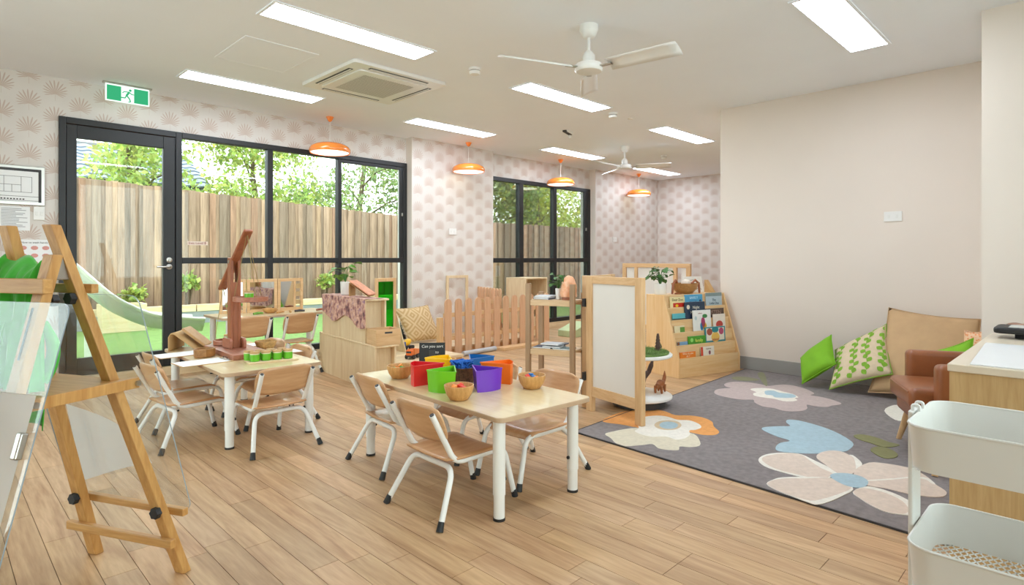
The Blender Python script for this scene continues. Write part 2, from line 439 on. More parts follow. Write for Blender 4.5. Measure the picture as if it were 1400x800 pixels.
w1 = sroot('window_1', 'wide black framed window beside the glass door', 'window')
bar('frame_head', 1.79, 4.444, 2.315, 2.37, w1); bar('frame_sill', 1.79, 4.444, .085, .15, w1); bar('frame_jamb', 4.385, 4.444, .15, 2.315, w1)
for x0, x1 in ((2.63, 2.69), (3.465, 3.51)): bar('mullion', x0, x1, .15, 2.315, w1)
for x0, x1 in ((1.79, 2.63), (2.69, 3.465), (3.51, 4.385)):
    bar('transom', x0, x1, 1.08, 1.14, w1); pane(x0, x1, .15, 1.08, w1); pane(x0, x1, 1.14, 2.315, w1)
bar('sash_stile', 4.335, 4.385, 1.14, 2.315, w1, 6.382, 6.41); bar('sash_head', 3.51, 4.335, 2.275, 2.315, w1, 6.382, 6.41)
G().box(4.355, 4.37, 6.36, 6.382, 1.68, 1.72).build('window_catch', M_chrome, w1, bevel=.002)
st = G().box(1.846, 2.035, 6.4095, 6.4115, 1.265, 1.303).build('sticker', P('clear_sticker', 'd9c9bb', .5), w1)
text('lettering', 'Exit Level B', .034, P('red_ink', '8a2f28', .6), st, T(1.94, 6.409, 1.284, 90))
w2 = sroot('window_2', 'black framed window behind the picket enclosure', 'window')
bar('frame_head', 5.884, 8.34, 2.3, 2.36, w2); bar('frame_sill', 5.884, 8.34, .085, .15, w2)
bar('frame_jamb', 5.884, 5.93, .15, 2.3, w2); bar('frame_jamb', 8.25, 8.34, .15, 2.3, w2)
for x0, x1 in ((6.54, 6.63), (7.35, 7.43)): bar('mullion', x0, x1, .15, 2.3, w2)
for x0, x1 in ((5.93, 6.54), (6.63, 7.35), (7.43, 8.25)):
    bar('transom', x0, x1, 1.07, 1.14, w2); pane(x0, x1, .15, 1.07, w2); pane(x0, x1, 1.14, 2.3, w2)
bar('sash_stile', 8.17, 8.25, 1.14, 2.3, w2, 6.382, 6.41)
G().box(8.2, 8.22, 6.36, 6.382, 1.62, 1.67).build('window_catch', M_chrome, w2, bevel=.002)

# ------------------------------------------------------------------ ceiling fittings
LIGHTS = [(2.12, 3.68), (2.15, 5.48), (4.49, 5.5), (4.42, 3.7), (6.86, 5.55), (6.83, 3.75), (9.28, 5.6), (4.36, 1.21), (2.05, 1.21)]
LLAB = ['before the air conditioner, nearest the access hatch', 'between the hatch and the glass door', 'between the first two orange pendants',
        'beside the near ceiling fan', 'between the second and third orange pendants', 'between the far fan and the white wall',
        'at the far end by the palm papered corner', 'over the floral rug', 'over the near floor behind the trolley']
for (x, y), s in zip(LIGHTS, LLAB):
    t = thing('ceiling_light', 'long rectangular recessed ceiling light ' + s, 'light', (x, y, H), 0, 'recessed ceiling lights')
    G().box(-.6, .6, -.12, .12, -.006, -.001).build('diffuser', M_panel, t)
    f = G()
    for a in ((-.62, .62, -.14, -.1205), (-.62, .62, .1205, .14), (-.62, -.6005, -.1205, .1205), (.6005, .62, -.1205, .1205)): f.box(*a, -.008, 0)
    f.build('trim_frame', M_ceiling, t)
t = thing('air_conditioner', 'square ceiling cassette air conditioner with perforated centre grille', 'air conditioner', (2.84, 4.58, H), 0)
G().prism(rrect(-.46, .46, -.46, .46, .03), -.028, 0).build('fascia', M_whiteplastic, t, bevel=.004)
G().prism(rrect(-.34, .34, -.34, .34, .03), -.04, -.0285).build('centre_panel', M_whiteplastic, t, bevel=.004)
gm, nt, b = newmat('perforated_grille'); E.nt = nt
sp = nt.nodes.new('ShaderNodeSeparateXYZ'); nt.links.new(coords(nt), sp.inputs[0])
k = ((E(sp.outputs[0]) * 45).fr() - .5).ab() + ((E(sp.outputs[1]) * 45).fr() - .5).ab()
nt.links.new(mixc(nt, k < .52, 'd8d5d0', 'a09d97'), b.inputs['Base Color'])
G().box(-.25, .25, -.25, .25, -.0425, -.0405).build('perforated_grille', gm, t)
for a in range(4):
    G().box(-.29, .29, -.415, -.375, -.0305, -.0285, T(rz=90 * a)).build('air_slot', M_ink, t)
    G().box(-.28, .28, -.4, -.385, -.034, -.031, T(rz=90 * a)).build('louvre', M_whiteplastic, t)
t = thing('access_hatch', 'flush square access hatch outlined in the ceiling beside the air conditioner', 'hatch', (1.87, 4.56, H))
G().box(-.26, .26, -.3, .3, -.003, 0).build('hatch_panel', M_ceiling, t)
f = G()
for a in ((-.275, .275, -.315, -.303), (-.275, .275, .303, .315), (-.275, -.263, -.303, .303), (.263, .275, -.303, .303)): f.box(*a, -.0035, 0)
f.build('hatch_frame', M_ceiling, t)

def fan(loc, a0, label):
    t = thing('ceiling_fan', label, 'fan', loc, 0, 'white ceiling fans')
    G().lathe([(.062, 0), (.062, -.03), (.045, -.075), (.03, -.085)], 24).build('canopy', M_whiteplastic, t, smooth=40)
    G().lathe([(.011, -.08), (.011, -.19)], 12).build('downrod', M_whiteplastic, t, smooth=40)
    G().lathe([(.015, -.17), (.03, -.185), (.042, -.2), (.042, -.25), (.05, -.255)], 24).build('motor_neck', M_whiteplastic, t, smooth=40)
    m = G().lathe([(.05, -.258), (.088, -.262), (.095, -.275), (.095, -.3), (.085, -.312), (.04, -.318), (.001, -.319)], 32).build('motor_housing', M_whiteplastic, t, smooth=40)
    G().lathe([(.051, -.253), (.051, -.258)], 24).build('seal_ring', M_rubber, m)
    for k in range(3):
        Mk = T(rz=a0 + 120 * k)
        bl = G().grid(lambda u, v: tuple(Mk @ Vector((.15 + .48 * u, (v - .5) * (.11 + .02 * u) , -.282 - .022 * (v - .5) * 2 - .01 * (2*v-1)**2))), 6, 4)
        o = bl.build('blade', M_whiteplastic, t, smooth=60)
        md = o.modifiers.new('thickness', 'SOLIDIFY'); md.thickness = .004
        G().box(.08, .17, -.018, .018, -.292, -.286, Mk).build('blade_arm', M_chrome, o, bevel=.001)
    return t
fan((3.166, 2.434, H), -83, 'three bladed white ceiling fan nearer the rug')
fan((6.912, 4.687, H), -60, 'three bladed white ceiling fan nearer the far papered wall')
def pend(x, label):
    t = thing('pendant_lamp', label, 'lamp', (x, 6.03, H), 0, 'orange pendant lamps along the window wall')
    G().lathe([(.04, 0), (.04, -.008), (.02, -.045), (.006, -.055)], 20).build('ceiling_rose', M_orange, t, smooth=40)
    G().lathe([(.003, -.05), (.003, -.29)], 8).build('cord', M_white, t)
    prof = [(.012, -.285), (.06, -.288), (.12, -.296), (.17, -.312), (.205, -.335), (.22, -.36), (.222, -.385), (.214, -.4)]
    sh = G().lathe(prof + [(.21, -.4)] + [(r - .006, z - .004) for r, z in prof[::-1][1:]], 40).build('lamp_shade', M_orange, t, smooth=40)
    G().lathe([(.204, -.392), (.2, -.396), (.001, -.398)], 32).build('diffuser', M_lampin, sh, smooth=40)
for x, s in ((3.176, 'beside the glass door'), (5.2, 'before the papered pier'), (7.12, 'before the far window'), (9.35, 'in the far papered corner')):
    pend(x, 'glossy orange flattened dome pendant lamp hanging ' + s)
for (x, y), s in (((3.217, 3.653), 'near the air conditioner'), ((5.26, 3.717), 'beside the long light near the near fan'), ((7.975, 4.694), 'beyond the far fan')):
    t = thing('smoke_detector', 'round white smoke detector on the ceiling ' + s, 'smoke detector', (x, y, H))
    G().lathe([(.05, 0), (.05, -.018)], 24).build('base_ring', M_whiteplastic, t, smooth=40)
    G().lathe([(.044, -.022), (.047, -.032), (.04, -.048), (.001, -.05)], 24).build('sensor_cap', M_whiteplastic, t, smooth=40)
    G().lathe([(.042, -.018), (.042, -.0225)], 24).build('sensing_gap', M_ink, t)
t = thing('ceiling_sensor', 'white ceiling sensor with a small dark eye on a short rail', 'sensor', (5.62, 4.65, H), 20)
G().box(-.11, .11, -.025, .025, -.022, 0).build('rail', M_ink, t, bevel=.003)
G().box(-.1, .1, -.045, -.0255, -.02, 0).build('cover', M_whiteplastic, t, bevel=.003)
G().blob((.09, 0, -.045), .024, 12).build('eye', M_whiteplastic, t, smooth=60)
tag(G().lathe([(.03, 0), (.03, -.008), (.001, -.012)], 20, (5.59, 3.713, H)).build('sprinkler_cover', M_whiteplastic, smooth=40), 'tiny round white sprinkler cover in the ceiling', 'sprinkler')

# exit sign
t = thing('exit_sign', 'green and white running man exit sign hung above the glass door', 'sign', (1.3, 6.22, H))
G().box(-.19, .19, -.02, .02, -.014, 0).build('mount_bar', M_chrome, t, bevel=.002)
ML = EMIT('sign_white', 'e8fff0', .6); MG = EMIT('sign_green', '3cae78', .5)
G().box(-.17, .17, -.006, .006, -.165, -.014).build('light_panel', ML, t)
for x0, x1 in ((-.16, -.052), (.048, .16)): G().box(x0, x1, -.0085, -.0062, -.156, -.026).build('green_field', MG, t)
man = G()
def seg(pts, r): man.tube([(x, -.008, z) for x, z in pts], r, 6)
man.lathe([(.001, -.001), (.0105, -.001), (.0105, .001), (.001, .001)], 16, M=T(.018, -.008, -.048, 90))
seg([(.01, -.064), (-.012, -.1)], .0095); seg([(.012, -.064), (-.03, -.066), (-.042, -.08)], .0042); seg([(.012, -.066), (.03, -.082), (.046, -.082)], .0042)
seg([(-.008, -.1), (.012, -.125), (.02, -.15), (.004, -.154)], .0055); seg([(-.012, -.1), (-.022, -.122), (-.056, -.122)], .0055)
man.build('running_man', MG, t)

# wall bits
def plate(x, y, z, w, hh, nx, label, name='switch_plate', cat='switch', grp=None):
    """nx: 'y' on the window wall, 'x' on the right wall"""
    t = thing(name, label, cat, (x, y, z), 0 if nx == 'y' else -90, grp)
    G().box(-w/2, w/2, -.01, 0, -hh/2, hh/2).build('cover_plate', M_whiteplastic, t, bevel=.003)
    for k in (-1, 1): G().box(k*w*.22-.009, k*w*.22+.009, -.0135, -.0102, -.016, .016).build('rocker' if cat == 'switch' else 'socket_face', M_white, t, bevel=.001)
    return t
plate(5.94, 1.265, 1.495, .135, .085, 'x', 'white double power outlet high on the plain white wall', 'power_outlet', 'outlet')
plate(5.115, PY, 1.5, .13, .085, 'y', 'white switch plate on the papered pier', grp='switches')
plate(8.92, PY, 1.48, .13, .085, 'y', 'white switch plate on the far papered wall', grp='switches')
plate(.69, WY, 1.515, .075, .115, 'y', 'small white switch plate below the evacuation plan', grp='switches')
t = thing('evacuation_plan', 'silver framed evacuation floor plan on the palm wallpaper', 'picture', (.47, WY, 1.745))
G().box(-.26, .26, -.012, 0, -.165, .165).build('frame', M_chrome, t, bevel=.004)
pp = G().box(-.235, .235, -.0145, -.0122, -.14, .14).build('plan_sheet', M_paperw, t)
ln = G(); rg = random.Random(5)
ln.box(-.235, .235, -.0155, -.0146, .118, .14); ln.box(.215, .235, -.0155, -.0146, -.14, .118)
for a in ((-.2, .17, -.06, -.0575), (-.2, .17, .07, .0725), (-.2, .1, .0, .0025), (-.235, .215, -.095, -.092), (-.235, .215, -.13, -.127)): ln.box(a[0], a[1], -.0155, -.0146, a[2], a[3])
for x in (-.2, -.12, -.06, -.01, .04, .1, .17): ln.box(x, x+.0025, -.0155, -.0146, -.06, .0725 if x not in (-.06, .04) else .002)
for k in range(14): x = -.15 + .02 * k; ln.box(x, x+.012, -.0155, -.0146, -.122, -.112)
ln.build('plan_drawing', M_ink, pp)
t = thing('notice_sheet', 'white typed notice pinned under the evacuation plan', 'notice', (.53, WY, 1.465))
G().box(-.1, .1, -.003, 0, -.1, .1).build('sheet', M_paperw, t)
ln = G()
for k in range(13): ln.box(-.085, -.085 + .13 + .04 * math.sin(k * 2.3), -.004, -.0031, .08 - .0125 * k, .084 - .0125 * k)
ln.build('typed_lines', P('grey_ink', '8a8a90', .7), t)
t = thing('hand_wash_poster', 'hand washing poster with pink hand pictures by the glass door', 'poster', (.66, WY, 1.17))
G().box(-.12, .12, -.003, 0, -.12, .12).build('sheet', M_paperw, t)
text('lettering', 'How to wash hands', .022, M_ink, t, T(0, -.0035, .095, 90))
for j in range(3):
    for i in range(3): G().xz(ell(-.075 + .075 * i, .05 - .065 * j, .025, .018, 10), -.0045, -.0032).build('hand_picture', P('pink_print', 'd79a92', .7) if 'pink_print' not in MATS else MATS['pink_print'], t)
# ------------------------------------------------------------------ child chairs
def make_chair(label, group):
    t = thing('child_chair', label, 'chair', group=group)
    # plywood seat: rounded outline, dished, front edge rolled down
    def seat(u, v):
        x = -.165 + .335 * u; y = (v - .5) * 2
        k = 1 - .13 * max(0, abs(u - .5) * 2 - .55) ** 1.3 * 2.2
        z = .266 - .006 * (1 - y * y) - (.028 * max(0, (u - .82) / .18) ** 2) + .004 * max(0, (.15 - u) / .15)
        return (x, y * .165 * k, z)
    o = G().grid(seat, 12, 10).build('seat', M_seat, t, smooth=50)
    m = o.modifiers.new('thickness', 'SOLIDIFY'); m.thickness = .009
    def back(u, v):
        y = (u - .5) * 2; zz = (v - .5) * 2
        # superellipse outline so the corners are round
        k = max(0, 1 - abs(zz) ** 2.6) ** (1 / 2.6)
        z = .418 + .083 * zz; x = -.168 - .36 * (z - .335) - .020 * (1 - y * y)
        return (x + .004, y * .172 * (.64 + .36 * k), z)
    o = G().grid(back, 12, 10).build('backrest', M_beech, t, smooth=50)
    m = o.modifiers.new('thickness', 'SOLIDIFY'); m.thickness = .009
    for s in (-1, 1):
        f = G().tube(fillet([(.237, s*.152, .012), (.178, s*.142, .243), (-.118, s*.148, .243), (-.243, s*.152, .472)], .05), .013, 10).build('side_tube', M_white, t, smooth=50)
        G().tube([(.241, s*.153, 0), (.232, s*.151, .036)], [.0158, .0135], 10).build('foot_cap', M_rubber, f, smooth=40)
        G().tube([(-.2428, s*.152, .4715), (-.2452, s*.1521, .476)], .0095, 10).build('tube_plug', M_rubber, f)
    f = G().tube(fillet([(-.236, -.2, .012), (-.128, -.146, .222), (-.128, .146, .222), (-.236, .2, .012)], .055), .013, 10).build('rear_leg_frame', M_white, t, smooth=50)
    for s in (-1, 1): G().tube([(-.242, s*.203, 0), (-.226, s*.195, .036)], [.0158, .0135], 10).build('foot_cap', M_rubber, f, smooth=40)
    return t
GC = {'a': 'chairs at the sorting table', 'b': 'chairs at the balance scale table', 'c': 'chairs at the window table'}
C0 = make_chair('beech ply child chair with white tube legs before the red and green bins', GC['a'])
C0.location = (1.745, 2.12, 0); C0.rotation_euler.z = R(-1)
for x, y, rz, lab, gr, sc in [
    (1.905, 2.765, -5, 'beech ply child chair by the sorting table end nearest the stepped shelf unit', 'a', None),
    (2.275, 2.14, 180, 'beech ply child chair beside the orange bin, back to the whiteboard divider', 'a', None),
    (2.295, 2.62, 178, 'beech ply child chair hidden behind the blue bin beside the ladder shelf', 'a', None),
    (1.50, 3.59, 90, 'beech ply child chair at the table end before the green jars', 'b', None),
    (1.165, 4.03, 8, 'beech ply child chair before the clipboard and oval bowl', 'b', None),
    (1.27, 4.48, 2, 'beech ply child chair before the kraft book stand', 'b', None),
    (1.725, 4.1, 180, 'beech ply child chair behind the green jars, facing the clipboards', 'b', None),
    (1.735, 4.56, 182, 'beech ply child chair behind the wicker bowl, back to the window table', 'b', None),
    (2.13, 5.7, 90, 'taller child chair at the window table, half behind the balance scale', 'c', (1, 1, 1.2)),
    (2.59, 5.7, 90, 'taller child chair at the window table, nearer the stepped shelf unit', 'c', (1, 1, 1.2))]:
    dup(C0, (x, y, 0), rz, lab, GC[gr], sc)

# ------------------------------------------------------------------ tables
def make_table(label, loc, rz, w, L, h, group):
    t = thing('activity_table', label, 'table', loc, rz, group)
    tp = G().prism(rrect(-w/2, w/2, -L/2, L/2, .035, 6), h - .021, h).build('tabletop', M_tableedge, t, bevel=.003)
    G().prism(rrect(-w/2+.003, w/2-.003, -L/2+.003, L/2-.003, .033, 6), h + .0002, h + .0008).build('top_laminate', M_tabletop, tp)
    for sx in (-1, 1):
        for sy in (-1, 1):
            c = (sx * (w/2 - .06), sy * (L/2 - .075), 0)
            lg = G().lathe([(.0275, .11), (.0275, h - .0215)], 20, c).build('leg', M_white, t, smooth=40)
            G().lathe([(.0245, .012), (.0245, .109)], 20, c).build('leg_insert', M_white, lg, smooth=40)
            G().lathe([(.0265, 0), (.0265, .012)], 20, c).build('foot', M_rubber, lg, smooth=40)
            G().tube([(c[0] - .0275*sx, c[1], .17), (c[0] - .036*sx, c[1], .17)], .008, 8).build('height_knob', M_rubber, lg)
    return t
TG = 'child activity tables'
make_table('pale maple child table with white legs carrying the coloured sorting bins', (2.018, 2.384, 0), -3, .59, 1.28, .46, TG)
make_table('pale maple child table with white legs carrying the wooden balance scale', (1.54, 4.235, 0), -1.5, .61, 1.33, .46, TG)
make_table('taller pale maple table with white legs standing along the window', (2.5, 5.95, 0), 90, .55, 1.14, .58, TG)
TZ = .461

# sorting bins
def bin_(ang, colr, cname):
    a = R(ang); c = (2.05 + .10 * math.cos(a), 2.43 + .10 * math.sin(a))
    t = thing('sorting_bin', cname + ' plastic wedge shaped sorting bin', 'bin', (c[0], c[1], TZ), ang, 'wedge shaped sorting bins')
    m = P(cname + '_plastic', colr, .28, .03)
    def sector(s, r0=0): return [(0 + r0, 0)] + [(r0 + (.175 * s) * math.cos(R(q)), .175 * s * math.sin(R(q))) for q in range(-27, 28, 6)]
    def off(poly, d):
        cx = sum(p[0] for p in poly) / len(poly); return [((x - cx) * d + cx, y * d) for x, y in poly]
    outer_b, outer_t = off(sector(1), .9), sector(1.0); inner_b, inner_t = off(sector(1), .85), off(sector(1), .95)
    n = len(outer_b); hh = .108; vs = []
    for poly, z in ((outer_b, 0), (outer_t, hh), (inner_t, hh), (inner_b, .005)): vs += [(x, y, z) for x, y in poly]
    fs = [tuple(range(n))[::-1]] + [(k*n+i, k*n+(i+1) % n, (k+1)*n+(i+1) % n, (k+1)*n+i) for k in range(3) for i in range(n)] + [tuple(range(3*n, 4*n))]
    g = G(); g.add(vs, fs); g.build('bin_body', m, t, smooth=35)
    rim = G(); o2 = off(sector(1), 1.035); vs = []
    for poly, z in ((outer_t, hh - .006), (o2, hh - .006), (o2, hh + .001), (inner_t, hh + .001)): vs += [(x, y, z) for x, y in poly]
    rim.add(vs, [(k*n+i, k*n+(i+1) % n, (k+1)*n+(i+1) % n, (k+1)*n+i) for k in range(3) for i in range(n)]); rim.build('rim', m, t)
for ang, c, nme in ((24, '1a66ab', 'blue'), (84, 'f2c714', 'yellow'), (144, 'd8232a', 'red'), (206, '6fbf1f', 'lime green'), (262, '6a34b4', 'purple'), (318, 'f0741c', 'orange')): bin_(ang, c, nme)
t = thing('woven_basket', 'dark woven basket heaped with blue yarn between the bins', 'basket', (2.05, 2.43, TZ))
G().lathe([(.06, 0), (.072, .08), (.076, .085), (.07, .086), (.058, .006)], 20).build('basket_body', P('dark_weave', '5a3a28', .8, .6, 90, bmp=.8, bscale=150), t, smooth=30)
yarn = G(); rg = random.Random(4)
for k in range(26): yarn.tube([(rg.uniform(-.05, .05), rg.uniform(-.05, .05), .07 + rg.uniform(0, .05)) for q in range(5)], .005, 5)
yarn.build('yarn', P('blue_yarn', '1f62b8', .8, .2), t, smooth=60, kind='stuff')

def bowl(x, y, r, label, grp, mat, colors=(), z=TZ, h=.07, seed=1, cap=True):
    t = thing('wooden_bowl', label, 'bowl', (x, y, z), 0, grp)
    G().lathe([(r*.55, 0), (r*.62, .003), (r*.86, h*.4), (r*.98, h*.8), (r, h), (r*.93, h), (r*.88, h*.75), (r*.75, h*.35), (r*.5, h*.16), (.001, h*.14)], 28).build('bowl_shell', mat, t, smooth=40)
    rg = random.Random(seed)
    for k, c in enumerate(colors):
        a = k * 2.4; q = r * .55 * math.sqrt((k + .5) / len(colors))
        nm = 'bead_' + c
        if nm not in MATS: P(nm, c, .5, .05)
        if cap: tag(G().box(-.011, .011, -.011, .011, -.008, .008, T(x + q*math.cos(a), y + q*math.sin(a), z + h*.74 + rg.uniform(0, .012), rg.uniform(-30, 30), rg.uniform(-30, 30), rg.uniform(0, 90))).build('counting_block', MATS[nm], bevel=.003),
                    {'d8412f': 'red', 'e88a2c': 'orange', '2f72b5': 'blue', '4f9e3a': 'green', 'e8b95a': 'yellow'}[c] + ' counting block in the ' + label.split(' bamboo')[0] + ' bowl ' + label.split('bowl ')[-1], 'block', 'counting blocks in the bowls')
    return t
BG = 'bamboo bowls on the sorting table'
bowl(1.884, 2.77, .074, 'round bamboo bowl beside the red bin', BG, M_bowl, ('4f9e3a', 'e88a2c', '4f9e3a', 'e88a2c', '4f9e3a'), seed=1)
bowl(1.79, 2.145, .071, 'round bamboo bowl before the lime green bin', BG, M_bowl, ('d8412f', 'e88a2c', 'd8412f', 'd8412f', 'e88a2c'), seed=2)
bowl(2.215, 2.07, .072, 'round bamboo bowl between the purple and orange bins', BG, M_bowl, ('2f72b5', 'd8412f', 'e88a2c', '2f72b5', 'd8412f'), seed=3)
bowl(2.2, 2.765, .066, 'round bamboo bowl between the yellow and blue bins', BG, M_bowl, ('e8b95a', 'e8b95a', 'e88a2c', 'e8b95a', 'e8b95a'), seed=5)
t = thing('chalkboard_sign', 'small black chalkboard sign standing behind the yellow bin', 'sign', (2.225, 2.925, TZ), -40)
Mc = T(rx=-8)
G().box(-.08, .08, -.003, .003, 0, .145, Mc).build('board', P('blackboard', '26292b', .75, .08), t)
G().yz([(.004, .008), (.055, .002), (.06, .004), (.006, .1)], -.02, .02).build('easel_stand', M_ink, t)
for k, s in enumerate(('Can you sort', 'into', 'colours ?')): text('lettering', s, .025, M_chalk, t, Mc @ T(0 if k != 1 else .02, -.0036, .122 - .036 * k, 90), shear=.15)

# ------------------------------------------------------------------ balance scale and things on its table
S = thing('balance_scale', 'tall red brown wooden balance scale with chained pans', 'scale', (1.56, 4.315, TZ), -2)
G().box(-.125, .125, -.325, .31, 0, .035).build('base_board', M_mahog_y, S, bevel=.004)
for s in (-1, 1): G().box(min(s*.014, s*.036), max(s*.014, s*.036), .015, .085, .0355, .675).build('upright_post', M_mahog, S, bevel=.005)
G().box(-.0135, .0135, .02, .08, .0355, .5).build('spacer', M_mahog, S)
for s in (-1, 1): G().yz([(-.035, .0355), (.13, .0355), (.13, .08), (.115, .105), (-.02, .105), (-.035, .09)], s*.0365, s*.056).build('foot_block', M_mahog_y, S, bevel=.003)
bm_ = G().beam((0, -.24, .86), (0, .32, .44), .024, .06, (1, 0, 0)).build('beam', M_mahog, S, bevel=.008)
G().tube([(.04, .05, .645), (-.04, .05, .645)], .012, 10).build('pivot_pin', M_chrome, bm_)
def pan(cy, cz, ey, ez, r):
    p = G().lathe([(r*.9, 0), (r, .004), (r, .034), (r-.012, .034), (r-.014, .012), (.001, .011)], 28, (.02, cy, cz)).build('pan', M_mahog_y, S, smooth=35)
    for k in range(3):
        a = R(30 + 120 * k); q = (r - .008)
        G().tube([(0, ey, ez), (.02 + q * math.cos(a), cy + q * math.sin(a), cz + .03)], .0022, 5).build('chain', P('brass_chain', '9a8656', .4, .1, metal=.8) if 'brass_chain' not in MATS else MATS['brass_chain'], p)
pan(-.22, .375, -.21, .84, .112); pan(.245, .0355, .3, .45, .1)
MJ = P('jar_green', '62b524', .35, .06); MJC = P('jar_cream', 'd9d2b4', .5, .05)
def jar(loc, label):
    t = thing('lidded_jar', label, 'jar', loc, 0, 'small green banded jars')
    G().lathe([(.026, 0), (.029, .002), (.029, .05), (.001, .05)], 18).build('jar_body', MJ, t, smooth=40)
    G().lathe([(.0295, .05), (.0295, .06), (.001, .0605)], 18).build('lid', M_card, t, smooth=40)
    G().lathe([(.0294, .044), (.0294, .0498)], 18).build('pale_band', MJC, t, smooth=40)
t = thing('jar_tray', 'flat pale wooden tray carrying the green jars', 'tray', (1.605, 3.83, TZ), -10)
G().prism(rrect(-.155, .155, -.078, .078, .012), 0, .012).build('tray_board', M_birch_x, t, bevel=.002)
Mt = T(1.605, 3.83, TZ + .0125, rz=-10)
for k in range(8):
    p = Mt @ Vector((-.11 + .068 * (k % 4) + (.0 if k < 4 else -.022), -.036 if k < 4 else .036, 0))
    jar(p, 'green banded lidded jar in the %s row of the tray' % ('near' if k < 4 else 'rear'))
def spt(x, y, z): return Matrix.Translation((1.56, 4.315, TZ)) @ Matrix.Rotation(R(-2), 4, 'Z') @ Vector((x, y, z))
jar(spt(.01, -.22, .387), 'green banded jar on the raised scale pan'); jar(spt(.02, .245, .0475), 'green banded jar on the lowered scale pan')
bowl(1.775, 4.335, .076, 'woven wicker bowl beside the balance scale', 'table bowls', M_wicker, h=.065)
t = thing('oval_bowl', 'brown oval wooden bowl on the clipboard side of the scale', 'bowl', (1.345, 4.3, TZ), 15)
G().lathe([(.06, 0), (.07, .004), (.072, .058), (.062, .058), (.058, .012), (.001, .01)], 10, sx=1, sy=.8).build('bowl_shell', WOOD('walnut_bowl', '7d5227', 'a9763f', 'x', 1.2), t, bevel=.002)
def clip(x, y, rz, label, sc=1):
    t = thing('clipboard', label, 'clipboard', (x, y, TZ), rz, 'clipboards with white paper'); t.scale = (sc, sc, 1)
    G().prism(rrect(-.155, .155, -.11, .11, .012), 0, .003).build('board', M_card, t)
    G().box(-.15, .135, -.1, .1, .0032, .0042).build('paper_sheet', M_paperw, t)
    c = G().box(.125, .15, -.05, .05, .0044, .008).build('clip_plate', M_chrome, t, bevel=.001)
    G().tube(fillet([(.14, -.03, .009), (.14, -.03, .02), (.14, .03, .02), (.14, .03, .009)], .008), .002, 6).build('clip_wire', M_ink, c)
clip(1.265, 4.08, 3, 'clipboard with white paper before the oval bowl'); clip(1.25, 4.52, 5, 'clipboard with white paper beside the kraft book stand')
clip(1.81, 4.12, 178, 'smaller clipboard with white paper behind the green jars', .74); clip(1.815, 4.62, 178, 'smaller clipboard with white paper behind the wicker bowl', .74)
t = thing('book_stand', 'folded kraft ply book stand at the far table end', 'stand', (1.405, 4.80, TZ), -35)
def fold(u, v):
    pr = [(-.1, 0), (-.1, .1), (-.085, .128), (-.06, .125), (.09, .005)]
    q = u * 4; i = min(3, int(q)); f = q - i
    return (pr[i][0] * (1-f) + pr[i+1][0] * f, (v - .5) * .3, pr[i][1] * (1-f) + pr[i+1][1] * f)
o = G().grid(fold, 24, 1).build('bent_ply', M_card, t, smooth=50); o.modifiers.new('t', 'SOLIDIFY').thickness = .005
tag(G().box(-.1, .1, -.075, .075, 0, .018, T(1.405 + .035, 4.80 - .022, TZ + .082, rz=-35) @ T(ry=39.5) @ T(0, -.01, 0)).build('brown_book', WOOD('carton_cover', 'a97e4c', 'bd9463', 'y', .5), bevel=.002), 'small brown covered book lying on the kraft stand', 'book')

# ------------------------------------------------------------------ window table display
t = thing('folding_mirror', 'three panel pine framed folding mirror on the window table', 'mirror', (2.45, 6.08, .581))
def mir(x0, x1, y0, y1, inset):
    d = Vector((x1 - x0, y1 - y0, 0)); L = d.length; Mm = Matrix.Translation((x0, y0, 0)) @ Matrix.Rotation(math.atan2(d.y, d.x), 4, 'Z')
    f = G(); w = .032
    for a in ((0, w, 0, .34), (L-w, L, 0, .34), (w, L-w, 0, w), (w, L-w, .34-w, .34)): f.box(a[0]+.001, a[1]-.001, -.009, .009, a[2], a[3], Mm)
    p = f.build('panel_frame', M_pine_x, t)
    if inset: 
        G().box(w, L-w-.08, -.003, .003, w, .34-w, Mm).build('mirror_glass', M_mirror, p); G().box(L-w-.079, L-w-.055, -.008, .008, w, .34-w, Mm).build('divider', M_pine, p)
        for k in range(3): G().box(L-w-.05, L-w-.005, -.004, .004, .06 + .085*k, .11 + .085*k, Mm).build('mirror_tile', M_mirror, p)
    else: G().box(w, L-w, -.003, .003, w, .34-w, Mm).build('mirror_glass', M_mirror, p)
M_mirror = P('mirror_silver', 'dfe4e4', .03, 0, metal=1)
mir(-.39, -.16, .08, .0, 0); mir(-.155, .155, 0, 0, 0); mir(.16, .45, .0, .03, 1)
for x, c, rz, cn in ((2.3, M_leaf, 10, 'green'), (2.52, M_oak, 30, 'golden brown'), (2.72, M_ink, -8, 'charcoal'), (2.62, M_card, 70, 'tan'), (2.95, M_mahog, 5, 'red brown')):
    tag(G().tube([(x - .05*math.cos(R(rz)), 5.8 - .05*math.sin(R(rz)), .594), (x, 5.8, .598), (x + .05*math.cos(R(rz)), 5.8 + .05*math.sin(R(rz)), .594)], [.011, .013, .009], 7).build('wooden_peg', c, smooth=50), 'short ' + cn + ' wooden stick lying on the window table', 'stick', 'loose sticks on the window table')
bowl(2.47, 5.93, .075, 'shallow wooden bowl before the folding mirror', 'table bowls', M_bowl, z=.581, h=.045)
